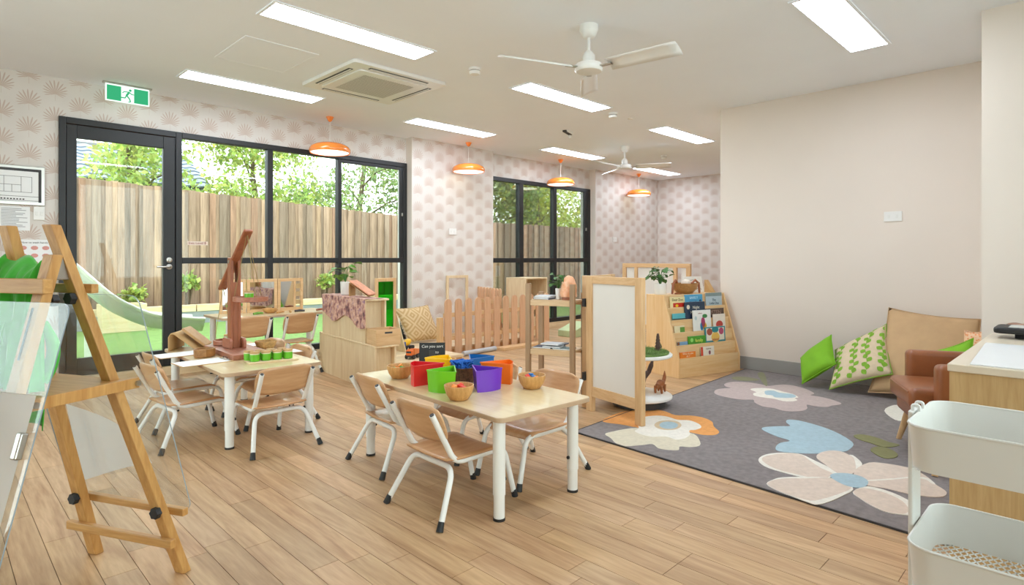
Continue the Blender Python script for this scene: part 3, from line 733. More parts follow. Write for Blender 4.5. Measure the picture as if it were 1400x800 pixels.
# ------------------------------------------------------------------ painting easel (near left)
EZ = thing('painting_easel', 'two sided wooden painting easel with clear acrylic panels', 'easel', (.258, 2.387, 0), math.degrees(math.atan2(.452, .892)))
def fx(z, s, off=0): return s * (.336 * (1 - z / 1.24) + off)
def leg(s, yb, yt, zt):
    g = G(); q = []
    for z, y in ((0, yb), (zt, yt)):
        for dx, dy in ((-.016, -.022), (.016, -.022), (.016, .022), (-.016, .022)): q.append((fx(z, s) + dx, y + dy, z))
    g.add(q, [(3,2,1,0),(4,5,6,7),(0,1,5,4),(1,2,6,5),(2,3,7,6),(3,0,4,7)]); o = g.build('leg', M_oak, EZ, bevel=.003)
    for z0, z1 in ((.32, .52), (.83, .98)):
        g = G(); f = lambda z: yb + (yt - yb) * z / zt
        g.beam((fx(z0, s, .0145), f(z0), z0), (fx(z1, s, .0145), f(z1), z1), .009, .006, (0, 1, 0)); g.build('slot', M_ink, o)
    return o
leg(1, -.225, -.052, 1.235); leg(1, .205, .15, 1.235); leg(-1, -.125, -.105, 1.14); leg(-1, .19, .205, 1.14)
def rail(name, s, z, y0, y1, off, w=.022, hh=.03, mat=None):
    G().box(fx(z, s, off) - w/2, fx(z, s, off) + w/2, y0, y1, z - hh/2, z + hh/2).build(name, mat or M_oak_y, EZ, bevel=.003)
rail('cross_rail', 1, .13, -.25, .26, -.028); rail('panel_ledge', 1, .235, -.275, .25, .028, .024, .026); rail('top_rail', 1, 1.03, -.13, .24, .028, .024, .03)
rail('cross_rail', -1, .13, -.2, .26, -.028); rail('panel_ledge', -1, .235, -.25, .28, .028, .024, .026); rail('top_rail', -1, 1.045, -.165, .26, .03, .028, .045)
# tray braces between both sides
G().prism([(-.155, -.2), (.165, -.185), (.165, .2), (-.155, .2)], .712, .722).build('paint_tray', M_oak_y, EZ)
G().box(-.158, .175, -.212, -.196, .695, .73).build('tray_lip', M_oak, EZ, bevel=.002); G().box(-.158, .175, .2, .214, .695, .73).build('tray_lip', M_oak, EZ, bevel=.002)
for s, x in ((1, .165), (-1, -.15)): G().tube([(x, -.214, .712), (x, -.222, .712)], .009, 10).build('brace_bolt', M_chrome, EZ)
G().box(-.03, .035, -.086, -.08, 1.06, 1.13).build('hinge_plate', M_chrome, EZ, bevel=.004)
for s, z, y in ((1, 1.0, -.085), (1, .245, -.205), (1, .245, .19), (-1, 1.0, -.115)):
    k = G()
    n = 12; pr = [((.021 if i % 2 else .017) * math.cos(2*math.pi*i/n), (.021 if i % 2 else .017) * math.sin(2*math.pi*i/n)) for i in range(n)]
    k.prism(pr, 0, .02, T(fx(z, s, -.018), y, z, ry=-90 * s)); k.build('clamp_knob', M_rubber, EZ, bevel=.002)
def sheet(s, z0, z1, y0, y1, off):
    a = math.atan2(.336, 1.24)
    Mm = T(fx(z0, s, off), 0, z0) @ Matrix.Rotation(-s * a, 4, 'Y')
    L = (z1 - z0) / math.cos(a)
    p = rrect(y0, y1, 0, L, .035, 5)
    g = G().yz(p, -.002, .002, Mm); o = g.build('acrylic_panel', M_acrylic, EZ)
    o.data.materials.append(M_acredge)
    for pl in o.data.polygons[2:]: pl.material_index = 1
    return Mm, L, o
MA, LA, pa = sheet(1, .235, 1.01, -.285, .31, .046)
MB, LB, pb = sheet(-1, .235, 1.0, -.302, .31, .046)
# bulldog clips and papers
def clipper(M_):
    c = G().box(-.012, .008, -.035, .035, -.01, .012, M_).build('bulldog_clip', M_chrome, EZ, bevel=.004)
    G().tube(fillet([(-.013, -.02, .005), (-.02, -.02, -.04), (-.02, .02, -.04), (-.013, .02, .005)], .015), .0015, 5).build('clip_wire', M_chrome, c)
clipper(MB @ T(-.004, .06, LB - .03)); clipper(MB @ T(-.006, -.262, .40, rx=90))
def art(Mx, y0, y1, z0, z1, curl, label, dx):
    def f(u, v):
        z = z1 + (z0 - z1) * v; y = y0 + (y1 - y0) * u
        k = curl * max(0, v - .25) ** 2 * (u * .9 + .1)
        return tuple(Mx @ Vector((dx + (k if dx > 0 else -k), y - abs(k) * .5 * 0, z)))
    o = G().grid(f, 8, 12).build('drawing_paper', M_thin, smooth=60); o.location = EZ.location; o.rotation_euler = EZ.rotation_euler; tag(o, label, 'paper', 'drawing papers on the easel'); return o
art(MB, -.272, .3, .05, .534, .0, 'large white drawing paper clipped to the near acrylic panel', -.006)
def curl(u, v):     # corner sheet whose lower right tip curls outward
    a, b_, c = Vector((.010, .215, .37)), Vector((.075, -.045, .11)), Vector((.012, .25, .04))
    p = a.lerp(c, v).lerp(b_, u * (1 - .02 * v)); return tuple(MA @ (p + Vector((.05 * math.sin(u * 3.1) * (1 - .5 * v), 0, 0))))
o = G().grid(curl, 12, 8).build('drawing_paper', M_thin, smooth=70); o.location = EZ.location; o.rotation_euler = EZ.rotation_euler
tag(o, 'white drawing paper curling off the far acrylic panel', 'paper', 'drawing papers on the easel')
# smock
def cloth(u, v):
    y = -.085 + .31 * u; zt = 1.15 - .085 * (1 - u) ** 1.5 + .012 * math.sin(u * 19)
    if v < .35:
        k = v / .35; x = -.015 - .03 * math.sin(k * 2.6) + .05 * (1 - k) ; z = zt - .13 * k ** 1.5 + .015 * math.sin(u * 23 + k * 3)
    else:
        k = (v - .35) / .65; x = -.03 - .02 * k; z = zt - .13 - .33 * k * (1 - .25 * u)
    x += (.014 * math.sin(u * 26 + v * 2.0) + .009 * math.sin(u * 67 + v * 5)) * min(1, v * 2.5)
    return (x + .03 * (u - .5), y + .02 * math.sin(v * 5 + u * 9), z)
sm = thing('green_smock', 'bright green painting smock draped over the easel top', 'smock', EZ.location, math.degrees(EZ.rotation_euler.z))
MS = P('green_cotton', '3cb02a', .8, .1, 20, sheen=.3)
o = G().grid(cloth, 40, 30).build('cloth_body', MS, sm, smooth=80); o.modifiers.new('t', 'SOLIDIFY').thickness = .003
def sleeve(u, v):
    a = 2 * math.pi * u; r = .022 + .008 * v
    p0, p1, p2 = Vector((-.03, -.06, .93)), Vector((.005, -.11, .84)), Vector((-.03, -.05, .745))
    c = p0 * (1-v)**2 + p1 * 2*v*(1-v) + p2 * v*v
    return (c.x + r * .5 * math.cos(a), c.y + r * math.sin(a), c.z + .006 * math.sin(a * 3 + v * 9))
o = G().grid(sleeve, 16, 12, True).build('sleeve', MS, sm, smooth=80)
G().tube([(-.055, .07, .93), (-.062, .075, .89), (-.06, .068, .86), (-.065, .085, .85), (-.062, .08, .89)], .003, 6).build('tie_loop', MS, sm, smooth=60)
RUG = [
    ('petal', 'rug_orange', [(3.319,2.432),(3.443,2.461),(3.624,2.464),(3.721,2.415),(3.829,2.341),(3.84,2.248),(3.8,2.148),(3.864,2.072),(3.88,1.98),(3.827,1.883),(3.726,1.821),(3.636,1.74),(3.551,1.727),(3.5,1.778),(3.491,1.83),(3.481,1.951),(3.395,2.075),(3.344,2.156),(3.327,2.28),(3.293,2.383)]),
    ('petal', 'rug_cream', [(3.071,2.232),(3.146,2.23),(3.273,2.197),(3.337,2.152),(3.36,2.054),(3.445,1.931),(3.474,1.829),(3.352,1.726),(3.273,1.693),(3.212,1.722),(3.182,1.768),(3.118,1.74),(3.079,1.779),(3.063,1.84),(3.107,1.907),(3.045,1.943),(2.958,2.002),(2.968,2.078),(3.026,2.154)]),
    ('petal', 'rug_white', [(3.48,2.272),(3.552,2.286),(3.64,2.264),(3.702,2.224),(3.722,2.16),(3.7,2.073),(3.744,2.007),(3.709,1.919),(3.642,1.867),(3.564,1.868),(3.524,1.889),(3.443,1.842),(3.347,1.826),(3.288,1.851),(3.3,1.915),(3.279,1.953),(3.235,1.986),(3.227,2.058),(3.261,2.134),(3.337,2.152),(3.413,2.215)]),
    ('flower_eye', 'rug_beige', [(3.47,2.117),(3.567,2.143),(3.64,2.112),(3.659,2.051),(3.6,1.987),(3.501,1.962),(3.432,1.992),(3.417,2.053)]),
    ('flower_eye', 'rug_blue', [(3.495,2.093),(3.563,2.113),(3.613,2.097),(3.621,2.047),(3.583,2.004),(3.507,1.982),(3.456,2.006),(3.453,2.048)]),
    ('petal', 'rug_mauve', [(5.059,2.369),(5.201,2.356),(5.277,2.236),(5.267,2.126),(5.252,2.057),(5.369,2.01),(5.421,1.937),(5.376,1.812),(5.265,1.699),(5.202,1.67),(5.136,1.676),(5.131,1.593),(5.09,1.493),(5.018,1.413),(4.956,1.412),(4.886,1.442),(4.813,1.453),(4.777,1.525),(4.782,1.586),(4.671,1.545),(4.576,1.543),(4.496,1.59),(4.471,1.648),(4.499,1.727),(4.489,1.803),(4.573,1.901),(4.651,1.943),(4.589,2.011),(4.581,2.115),(4.625,2.247),(4.776,2.315),(4.887,2.288),(4.933,2.256),(4.968,2.321)]),
    ('petal', 'rug_white', [(4.997,2.113),(5.069,2.107),(5.136,2.052),(5.156,1.98),(5.111,1.884),(5.077,1.795),(4.989,1.718),(4.939,1.728),(4.882,1.69),(4.815,1.702),(4.77,1.758),(4.797,1.842),(4.784,1.912),(4.792,1.991),(4.869,2.034),(4.93,2.034)]),
    ('flower_eye', 'rug_blue', [(5.028,1.999),(5.091,1.955),(5.045,1.888),(5.07,1.802),(5.01,1.744),(4.927,1.751),(4.852,1.844),(4.907,1.893),(4.899,1.943)]),
    ('leaf', 'rug_green', [(5.386,2.452),(5.493,2.384),(5.459,2.225),(5.344,2.265),(5.303,2.38)]),
    ('leaf', 'rug_green', [(5.729,2.352),(5.804,2.319),(5.304,2.088),(5.261,2.097)]),
    ('petal', 'rug_blue', [(3.896,1.572),(3.957,1.565),(4.035,1.51),(4.092,1.462),(4.162,1.512),(4.237,1.53),(4.271,1.479),(4.253,1.38),(4.197,1.26),(4.105,1.149),(4.011,1.073),(3.942,1.044),(3.84,1.037),(3.769,1.049),(3.642,1.131),(3.55,1.229),(3.511,1.321),(3.579,1.36),(3.676,1.369),(3.758,1.343),(3.788,1.425),(3.843,1.52)]),
    ('petal', 'rug_white', [(3.265,1.335),(3.357,1.352),(3.445,1.328),(3.518,1.266),(3.542,1.202),(3.486,1.114),(3.431,1.024),(3.392,0.956),(3.325,0.964),(3.202,0.996),(3.175,1.071),(3.176,1.187),(3.198,1.272)]),
    ('petal', 'rug_sand', [(3.28,1.32),(3.375,1.334),(3.513,1.264),(3.532,1.199),(3.449,1.118),(3.38,1.044),(3.344,0.983),(3.282,0.979),(3.213,0.999),(3.197,1.107),(3.203,1.22)]),
    ('petal', 'rug_white', [(3.566,1.034),(3.731,1.006),(3.692,0.959),(3.623,0.918),(3.563,0.907),(3.489,0.913),(3.438,0.94)]),
    ('petal', 'rug_sand', [(3.544,1.124),(3.635,1.138),(3.727,1.112),(3.758,1.059),(3.718,1.002),(3.667,0.967),(3.489,0.913),(3.379,0.911),(3.346,0.943),(3.47,1.064)]),
    ('petal', 'rug_sand', [(3.479,0.914),(3.658,0.893),(3.707,0.827),(3.722,0.749),(3.707,0.687),(3.618,0.614),(3.545,0.578),(3.479,0.526),(3.43,0.513),(3.377,0.522),(3.334,0.566),(3.307,0.648),(3.306,0.738),(3.287,0.808),(3.355,0.878)]),
    ('petal_line', 'rug_white', [(3.368,0.825),(3.472,0.749),(3.584,0.673),(3.613,0.619),(3.543,0.574),(3.543,0.592),(3.579,0.62),(3.565,0.67),(3.453,0.745),(3.352,0.821)]),
    ('petal', 'rug_white', [(3.145,0.835),(3.274,0.805),(3.268,0.699),(3.198,0.604),(3.128,0.563),(3.056,0.561),(3.013,0.617),(3.0,0.669),(3.033,0.734),(3.083,0.788)]),
    ('petal', 'rug_sand', [(3.146,0.834),(3.233,0.811),(3.24,0.723),(3.184,0.641),(3.092,0.599),(3.025,0.609),(3.002,0.67),(3.035,0.735),(3.085,0.789)]),
    ('petal', 'rug_white', [(2.954,1.168),(3.039,1.165),(3.099,1.144),(3.187,1.068),(3.26,0.972),(3.237,0.886),(3.176,0.842),(3.044,0.858),(2.942,0.878),(2.869,0.905),(2.865,0.941),(2.886,1.032),(2.91,1.108)]),
    ('petal', 'rug_sand', [(2.956,1.166),(3.034,1.159),(3.099,1.122),(3.162,1.059),(3.26,0.972),(3.237,0.886),(3.177,0.853),(3.041,0.882),(2.959,0.908),(2.891,0.943),(2.89,1.033),(2.913,1.11)]),
    ('flower_eye', 'rug_blue', [(3.295,0.98),(3.352,0.972),(3.396,0.922),(3.394,0.861),(3.344,0.819),(3.271,0.811),(3.221,0.83),(3.205,0.877),(3.242,0.94)]),
    ('leaf', 'rug_olive', [(4.149,1.098),(4.213,1.069),(4.209,0.995),(4.154,0.904),(4.133,0.846),(4.023,0.898),(4.056,0.982),(4.087,1.053)]),
    ('leaf', 'rug_olive', [(3.916,0.948),(4.008,0.932),(4.01,0.873),(3.938,0.817),(3.857,0.811),(3.802,0.848),(3.838,0.9)]),
    ('petal', 'rug_white', [(4.987,1.117),(5.197,1.116),(5.274,1.068),(5.279,1.006),(5.065,0.952),(4.806,0.941),(4.767,1.004)]),
]
# ------------------------------------------------------------------ rug
for n_, h_ in (('orange', 'e3a05c'), ('cream', 'd3cbb6'), ('white', 'e4e0d6'), ('beige', 'cdb99a'), ('blue', 'a6bfca'), ('mauve', 'b9a9a6'), ('green', '85866a'), ('sand', 'd6c6b8'), ('olive', '84835a')):
    P('rug_' + n_, h_, .95, .07, 40, bmp=.15, bscale=200)
t = thing('floral_rug', 'charcoal rug printed with large pastel flowers', 'rug')
rp = [(2.98, 2.41), (5.905, 2.545), (5.85, .56), (4.7, .5), (2.835, .375)]
G().prism(rp, .0005, .008).build('pile', P('rug_charcoal', '837c7c', .95, .14, 30, bmp=.25, bscale=220), t)
for k in range(5):
    a, b = rp[k], rp[(k+1) % 5]; G().beam((*a, .0045), (*b, .0045), .008, .009).build('binding', M_ink, t)
for k, (nm, mt, pts) in enumerate(RUG):
    G().prism(crom(pts, 3), .0081, .0085 + .00014 * k).build(nm, MATS[mt], t)

# ------------------------------------------------------------------ stepped shelf unit
U = thing('stepped_shelf_unit', 'birch ply two step shelf unit with open ends', 'shelf', (2.68, 4.315, 0), -6.7)
D_ = .2
def carcase(y0, y1, z0, z1, nm):
    c = G().box(0, .016, y0, y1, z0, z1 - .0165).build('side_panel', M_birch, U, bevel=.002)
    G().box(-.0012, -.0002, y0 + (y1-y0)*.55, y0 + (y1-y0)*.55 + .004, z0 + .01, z1 - .02).build('panel_joint', M_card, c)
    G().box(D_ - .016, D_, y0, y1, z0, z1 - .0165).build('side_panel', M_birch, U, bevel=.002)
    G().box(.0165, D_ - .0165, y1 - .016, y1, z0, z1 - .0165).build('end_panel', M_birch, U)
    G().box(.0165, D_ - .0165, y0 + .07, y0 + .082, z0 + .0205, z1 - .017).build('inner_panel', M_birch, U)
    G().box(.0165, D_ - .0165, y0 + .005, y1 - .0165, z0 + .005, z0 + .02).build('bottom_shelf', M_birch_y, U)
    G().prism([(-.004, y0 - .006), (D_ - .06, y0 - .03), (D_ + .02, y0 - .015), (D_ + .035, y0 + .05), (D_ + .004, y0 + .12), (D_ + .004, y1), (-.004, y1)], z1 - .016, z1).build(nm, M_birch_y, U, bevel=.004)
carcase(0, 1.28, 0, .39, 'step_top'); carcase(.19, 1.2, .3905, .775, 'top_shelf')
UM = Matrix.Translation((2.68, 4.315, 0)) @ Matrix.Rotation(R(-6.7), 4, 'Z')
t = thing('wooden_box', 'small open pine box with slot handle in the shelf opening', 'box', UM @ Vector((.118, -.02, .391)), -6.7)
for a in ((-.112, .112, 0, .01), (-.112, .112, .19, .2)):
    G().box(*a, .008, .135).build('end_board', M_pine_x, t, bevel=.001)
for a in ((-.112, -.102, .0105, .1895), (.102, .112, .0105, .1895)): G().box(*a, .008, .135).build('side_board', M_pine_y, t, bevel=.001)
G().box(-.112, .112, 0, .2, 0, .0075).build('base_board', M_pine_x, t)
G().box(-.035, .035, -.0012, -.0002, .1, .115).build('handle_slot', M_ink, t)
# floral cloth
fm, nt, b = newmat('floral_cloth'); vv = nt.nodes.new('ShaderNodeTexVoronoi'); vv.inputs['Scale'].default_value = 15
nt.links.new(coords(nt), vv.inputs['Vector'])
nn = noise_n(nt, coords(nt), 17, 4)
c1 = ramp(nt, nn, [(.34, '54343e'), (.45, 'ad7a74'), (.55, 'e0b89e'), (.66, '8f6688')])
nt.links.new(mixc(nt, .25, c1, ramp(nt, vv.outputs['Distance'], [(.1, 'd8b49a'), (.6, '7b4c44')])), b.inputs['Base Color']); b.inputs['Roughness'].default_value = .85
def fcl(u, v):
    s = v * .36; y = .17 + 1.02 * u
    fold = .006 * math.sin(u * 31) + .004 * math.sin(u * 57 + 1)
    if s < .18: return tuple(UM @ Vector((.175 - s, y, .7775 + .0015 * math.sin(u * 40 + v * 30))))
    k = s - .18; hem = 1 + .18 * math.sin(u * 11) + .25 * max(0, .25 - u) * 3
    return tuple(UM @ Vector((-.009 - abs(fold) - .01 * k, y - .02 * math.sin(k * 9), .7775 - k * hem * 1.15)))
o = G().grid(fcl, 60, 24).build('floral_cloth', fm, smooth=60); tag(o, 'pink and plum floral cloth draped over the shelf unit', 'cloth')

def leafy(name, label, loc, pot_r, pot_h, seed, n, spread, hgt, ls, mat, rnd_leaf=True, potm=None, sq=False):
    t = thing(name, label, 'plant', loc)
    if sq: G().prism(rrect(-pot_r, pot_r, -pot_r, pot_r, .01), 0, pot_h).build('pot', potm or M_whiteplastic, t, bevel=.003)
    else: G().lathe([(pot_r*.85, 0), (pot_r*.9, .004), (pot_r, pot_h), (pot_r*.92, pot_h), (pot_r*.85, pot_h*.85), (.001, pot_h*.84)], 20).build('pot', potm or M_whiteplastic, t, smooth=40)
    rg = random.Random(seed)
    for k in range(n):
        a = rg.uniform(0, 6.28); e = rg.uniform(.25, 1); q = spread * rg.uniform(.35, 1)
        tip = Vector((math.cos(a) * q, math.sin(a) * q, pot_h + hgt * e))
        st = G().tube([(0, 0, pot_h * .8), (tip.x * .3, tip.y * .3, pot_h + (tip.z - pot_h) * .7), tuple(tip)], .0018, 4).build('stem', M_leaf2, t)
        L = ls * rg.uniform(.75, 1.2); Wd = L * (.42 if rnd_leaf else .22)
        pts = [(0, 0, 0), (L*.3, Wd, .12*L), (L*.7, Wd*.85, .1*L), (L, 0, -.1*L), (L*.7, -Wd*.85, .1*L), (L*.3, -Wd, .12*L), (L*.5, 0, .02*L)]
        G().add(pts, [(0,1,6), (1,2,6), (2,3,6), (3,4,6), (4,5,6), (5,0,6)], T(*tip, rg.uniform(-30, 30), rg.uniform(-20, 50), math.degrees(a))).build('leaf', mat, t, smooth=60)
    return t
p = UM @ Vector((.1, .86, .781))
leafy('potted_plant', 'white cylinder pot with round glossy green leaves on the floral cloth', p, .05, .125, 11, 14, .085, .17, .1, M_leaf)
p = UM @ Vector((.1, .5, .781))
t = thing('tablet_stand', 'bent ply tablet stand holding a pink framed book', 'stand', p, -55)
o = G().grid(lambda u, v: ((-.09 if u < .34 else -.09 + (u - .34) / .66 * .19), (v - .5) * .13, (.005 + u / .34 * .125 if u < .34 else .13 - (u - .34) / .66 * .125)), 24, 1).build('bent_ply', M_card, t); o.modifiers.new('t', 'SOLIDIFY').thickness = .004
tag(G().box(-.115, .115, -.08, .08, 0, .012, UM @ T(.1, .5, .781, rz=-48.3 + 0) @ T(.012, 0, .078, ry=33.5)).build('pink_book', P('pink_cover', 'd2906f', .55, .15, 20), bevel=.002), 'thin pink covered book leaning on the ply stand', 'book')
# green see-through display panel
t = thing('colour_panel', 'standing pine framed green see-through panel behind the shelf unit', 'panel', (3.68, 5.7, .081), 0)
for a in ((-.135, -.1, 0, .83), (.1, .135, 0, .83), (-.1, .1, 0, .04), (-.1, .1, .79, .83)): G().box(a[0], a[1], -.012, .012, a[2], a[3]).build('frame_bar', M_pine, t, bevel=.002)
G().box(-.0995, .0995, -.003, .003, .0405, .7895).build('green_pane', GLASS('green_acrylic', '5fc95f', .4, .0), t)
for s in (-1, 1): G().add([(s*.145, -.2, 0), (s*.145, .2, 0), (s*.145, .012, .42), (s*.145, -.012, .42), (s*.137, -.2, 0), (s*.137, .2, 0), (s*.137, .012, .42), (s*.137, -.012, .42)], [(0,1,2,3), (7,6,5,4), (0,4,5,1), (1,5,6,2), (2,6,7,3), (3,7,4,0)]).build('side_foot', M_birch, t)

# ------------------------------------------------------------------ timber platform, pickets, toys
t = thing('timber_platform', 'low pale timber play platform behind the picket fence', 'platform')
rg = random.Random(9)
for x0, x1, y0 in ((3.15, 4.2, 4.95), (4.2, 5.9, 5.45)):
    y = y0
    while y < 6.2:
        o = G().box(x0+.001, x1-.001, y+.0015, min(y+.118, 6.25), .05, .08).build('plank', MATS.get('platform_pine') or WOOD('platform_pine', 'cdb088', 'e4cfae', 'x', .6, .5, tint=True), t, bevel=.002)
        v = rg.uniform(.9, 1.06); tint_mesh(o.data, (v, v, v)); y += .12
for x0, x1, y0 in ((3.17, 4.19, 4.97), (4.21, 5.88, 5.47)): G().box(x0, x1, y0, 6.23, 0, .0495).build('joist_frame', M_pine_x, t)
def picket(L, wd):
    n = 8; pts = [(-wd/2, 0), (wd/2, 0), (wd/2, L - wd/2)] + [(wd/2 * math.cos(math.pi*k/n), L - wd/2 + wd/2 * math.sin(math.pi*k/n)) for k in range(1, n)] + [(-wd/2, L - wd/2)]
    return G().xz(pts, -.008, .008).mesh('picket', M_picket)
def picket_fence(label, a, b, n, L, wd, z0, grp):
    a, b = Vector(a), Vector(b); d = b - a; an = math.degrees(math.atan2(d.y, d.x)); ln = d.length
    t = thing('picket_fence', label, 'fence', (a.x, a.y, z0), an, grp); rg = random.Random(n); me = [picket(L, wd) for _ in range(4)]
    for q in me: v = rg.uniform(.9, 1.06); tint_mesh(q, (v, v * rg.uniform(.97, 1), v * rg.uniform(.95, 1)))
    for k in range(n):
        o = bpy.data.objects.new('picket', me[k % 4]); col.objects.link(o); o.parent = t; o.location = (wd/2 + (ln - wd) * k / (n - 1), 0, .0)
    for z in (.2, .47): G().box(0, ln, .0085, .03, z * L / .66 - .025, z * L / .66 + .025).build('cross_rail', M_pine_x, t, bevel=.002)
    return t
FG = 'low pine picket fences'
ft = picket_fence('low pine picket fence with rounded tops before the timber platform', (4.245, 5.345, 0), (6.06, 5.345, 0), 12, .66, .1, 0, FG)
G().box(-.09, -.03, -.02, .04, 0, .45).build('end_post', M_pine, ft, bevel=.003)
picket_fence('shorter return of pine pickets at the rear of the platform', (5.3, 5.5, 0), (5.52, 6.2, 0), 8, .66, .07, .081, FG)
tag(G().tube([(4.4, 5.2, .03), (4.95, 5.24, .03)], .028, 14).build('grey_tube', P('grey_fabric_roll', 'b4b6b8', .8), smooth=40), 'grey fabric roll lying before the picket fence', 'roll')
tag(G().box(5.0, 5.9, 5.14, 5.29, 0, .035).build('loose_board', M_pine_x, bevel=.004), 'loose pine board on the floor before the pickets', 'board')
tag(G().beam((3.06, 4.62, .0115), (3.3, 4.88, .0115), .09, .022).build('loose_board', M_birch_x, bevel=.003), 'loose birch board on the floor beside the shelf unit', 'board')
t = thing('open_frame', 'slim empty pine frame standing against the papered pier', 'frame', (5.16, 6.22, .081))
for a in ((-.19, -.155, 0, .82), (.155, .19, 0, .82), (-.155, .155, .785, .82), (-.155, .155, 0, .035)): G().box(a[0], a[1], -.012, .012, a[2], a[3]).build('frame_bar', M_birch, t, bevel=.002)

def truck(name, label, loc, rz, c1, c2, bowl_):
    t = thing(name, label, 'toy truck', loc, rz)
    G().box(-.1, .1, -.035, .035, .022, .04).build('chassis', M_ink, t, bevel=.003)
    G().prism(rrect(-.1, -.045, -.035, .035, .008), .0405, .095).build('cab', c1, t, bevel=.006)
    G().box(-.101, -.085, -.028, .028, .065, .085).build('windscreen', P('toy_glass', '3a4a55', .1) if 'toy_glass' not in MATS else MATS['toy_glass'], t, bevel=.002)
    if bowl_:
        G().lathe([(.02, -.06), (.038, -.03), (.038, .01), (.018, .05)], 14, M=T(.03, 0, .082, 0, 75)).build('drum', c2, t, smooth=40)
    else:
        G().add([(-.035, -.036, .041), (.095, -.036, .041), (.095, .036, .041), (-.035, .036, .041), (-.04, -.04, .1), (.11, -.04, .085), (.11, .04, .085), (-.04, .04, .1), (-.03, -.034, .09), (.1, -.034, .078), (.1, .034, .078), (-.03, .034, .09), (-.025, -.03, .05), (.088, -.03, .05), (.088, .03, .05), (-.025, .03, .05)],
                [(3,2,1,0)] + [(a*4+i, a*4+(i+1) % 4, (a+1)*4+(i+1) % 4, (a+1)*4+i) for a in range(3) for i in range(4)] + [(12,13,14,15)]).build('tipper_tray', c2, t)
    for x in (-.065, .03, .075):
        for s in (-1, 1): G().lathe([(.008, -.009), (.022, -.009), (.022, .009), (.008, .009)], 14, M=T(x, s*.042, .022, 90)).build('wheel', M_rubber, t, smooth=40)
truck('cement_mixer', 'toy truck with blue cab and yellow drum on the timber platform', (3.93, 5.66, .081), 20, P('toy_blue', '35508f', .4), P('toy_yellow', 'e9b824', .4), True)
truck('dump_truck', 'orange toy dump truck on the platform edge', (3.64, 5.12, .081), 30, P('toy_orange', 'e2702a', .4), P('toy_orange2', 'e8803a', .4), False)

# ------------------------------------------------------------------ cushions
def cushion(name, label, corners, th, mat, n=22, grp='cushions', extra=None, edge=None):
    c = [Vector(q) for q in corners]
    N = ((c[1] - c[0]).cross(c[3] - c[0])).normalized()
    def S(u, v, side):
        a, b_ = u * 2 - 1, v * 2 - 1
        uu = .5 + a * .5 * (1 - .07 * (1 - b_ * b_)); vv_ = .5 + b_ * .5 * (1 - .07 * (1 - a * a))
        p = c[0] * (1-uu)*(1-vv_) + c[1] * uu*(1-vv_) + c[2] * uu*vv_ + c[3] * (1-uu)*vv_
        h = max(0, (1 - a*a) * (1 - b_*b_)) ** .42 * th / 2
        h *= 1 + .05 * math.sin(a * 5 + b_ * 3)
        return p + N * (side * h)
    base = min(S(i/10, j/10, s).z for i in range(11) for j in range(11) for s in (-1, 1))
    t = thing(name, label, 'cushion', (c[0] + c[2]) * .5 * 1.0, 0, grp); t.location.z = base
    inv = Matrix.Translation(-Vector(t.location))
    g = G()
    for s in (1, -1): g.grid(lambda u, v: tuple(inv @ S(u, v, s)), n, n)
    me = g.mesh('cover', mat)
    bm = bmesh.new(); bm.from_mesh(me); bmesh.ops.remove_doubles(bm, verts=bm.verts, dist=.0005); bmesh.ops.recalc_face_normals(bm, faces=bm.faces); bm.to_mesh(me); bm.free()
    me.polygons.foreach_set('use_smooth', [True] * len(me.polygons))
    o = bpy.data.objects.new('cover', me); col.objects.link(o); o.parent = t
    pip = [tuple(inv @ S(k/16, 0, 0)) for k in range(16)] + [tuple(inv @ S(1, k/16, 0)) for k in range(16)] + [tuple(inv @ S(1-k/16, 1, 0)) for k in range(16)] + [tuple(inv @ S(0, 1-k/16, 0)) for k in range(17)]
    G().tube(pip, .004, 5).build('seam_piping', edge or mat, t, smooth=60)
    if extra: extra(t, lambda u, v, off=.002: inv @ (S(u, v, 1) + N * off), lambda u, v, off=.002: inv @ (S(u, v, -1) - N * off))
    return t
MLG = P('lime_cotton', '79b51c', .75, .06, 12, bmp=.1, bscale=120)
MLN = P('linen_beige', 'd9c6a8', .85, .05, 30, bmp=.2, bscale=200)
MTAN = P('tan_canvas', 'c3a27a', .85, .06, 8, bmp=.2, bscale=160)
MLP = P('leaf_print', '7fae33', .85, .12, 30)
def leaves(side_flip, seed):
    def f(t, Sf, Sb):
        S = Sb if side_flip else Sf; rg = random.Random(seed)
        for k in range(4):
            u0 = .12 + .25 * k + rg.uniform(-.03, .03); lean = rg.uniform(-.05, .2); v = .04
            st = [S(u0 + lean * q / 8 + .03 * math.sin(q), .04 + .92 * q / 8) for q in range(9)]
            G().tube(st, .0016, 4).build('printed_stem', MLP, t)
            j = 0
            while v < .95:
                s = 1 if j % 2 else -1; cu, cv = u0 + lean * v + .03 * math.sin(v * 8), v
                an = R(60) if s > 0 else R(120); an += rg.uniform(-.3, .3); Lf, Wf = .125, .045
                pts = []
                for q in range(8):
                    w = [0, .7, 1, .7, 0, -.7, -1, -.7][q]; l = [0, .25, .5, .78, 1, .78, .5, .25][q]
                    uu = cu + Lf * l * math.cos(an) * s * (1 if s > 0 else -1) * (1) + (-math.sin(an)) * w * Wf
                    vv2 = cv + Lf * l * math.sin(an) * .8 + math.cos(an) * w * Wf
                    pts.append((min(.985, max(.015, uu)), min(.985, max(.015, vv2))))
                G().add([S(*q) for q in pts], [tuple(range(8))]).build('printed_leaf', MLP, t)
                v += .068; j += 1
    return f
RZ = .012
cushion('green_cushion', 'plain lime green cushion propped on its corner by the skirting', [(5.43, 1.84, RZ+.02), (5.42, 1.57, .24), (5.72, 1.69, .45), (5.66, 1.93, .22)], .14, MLG, grp='floor cushions')
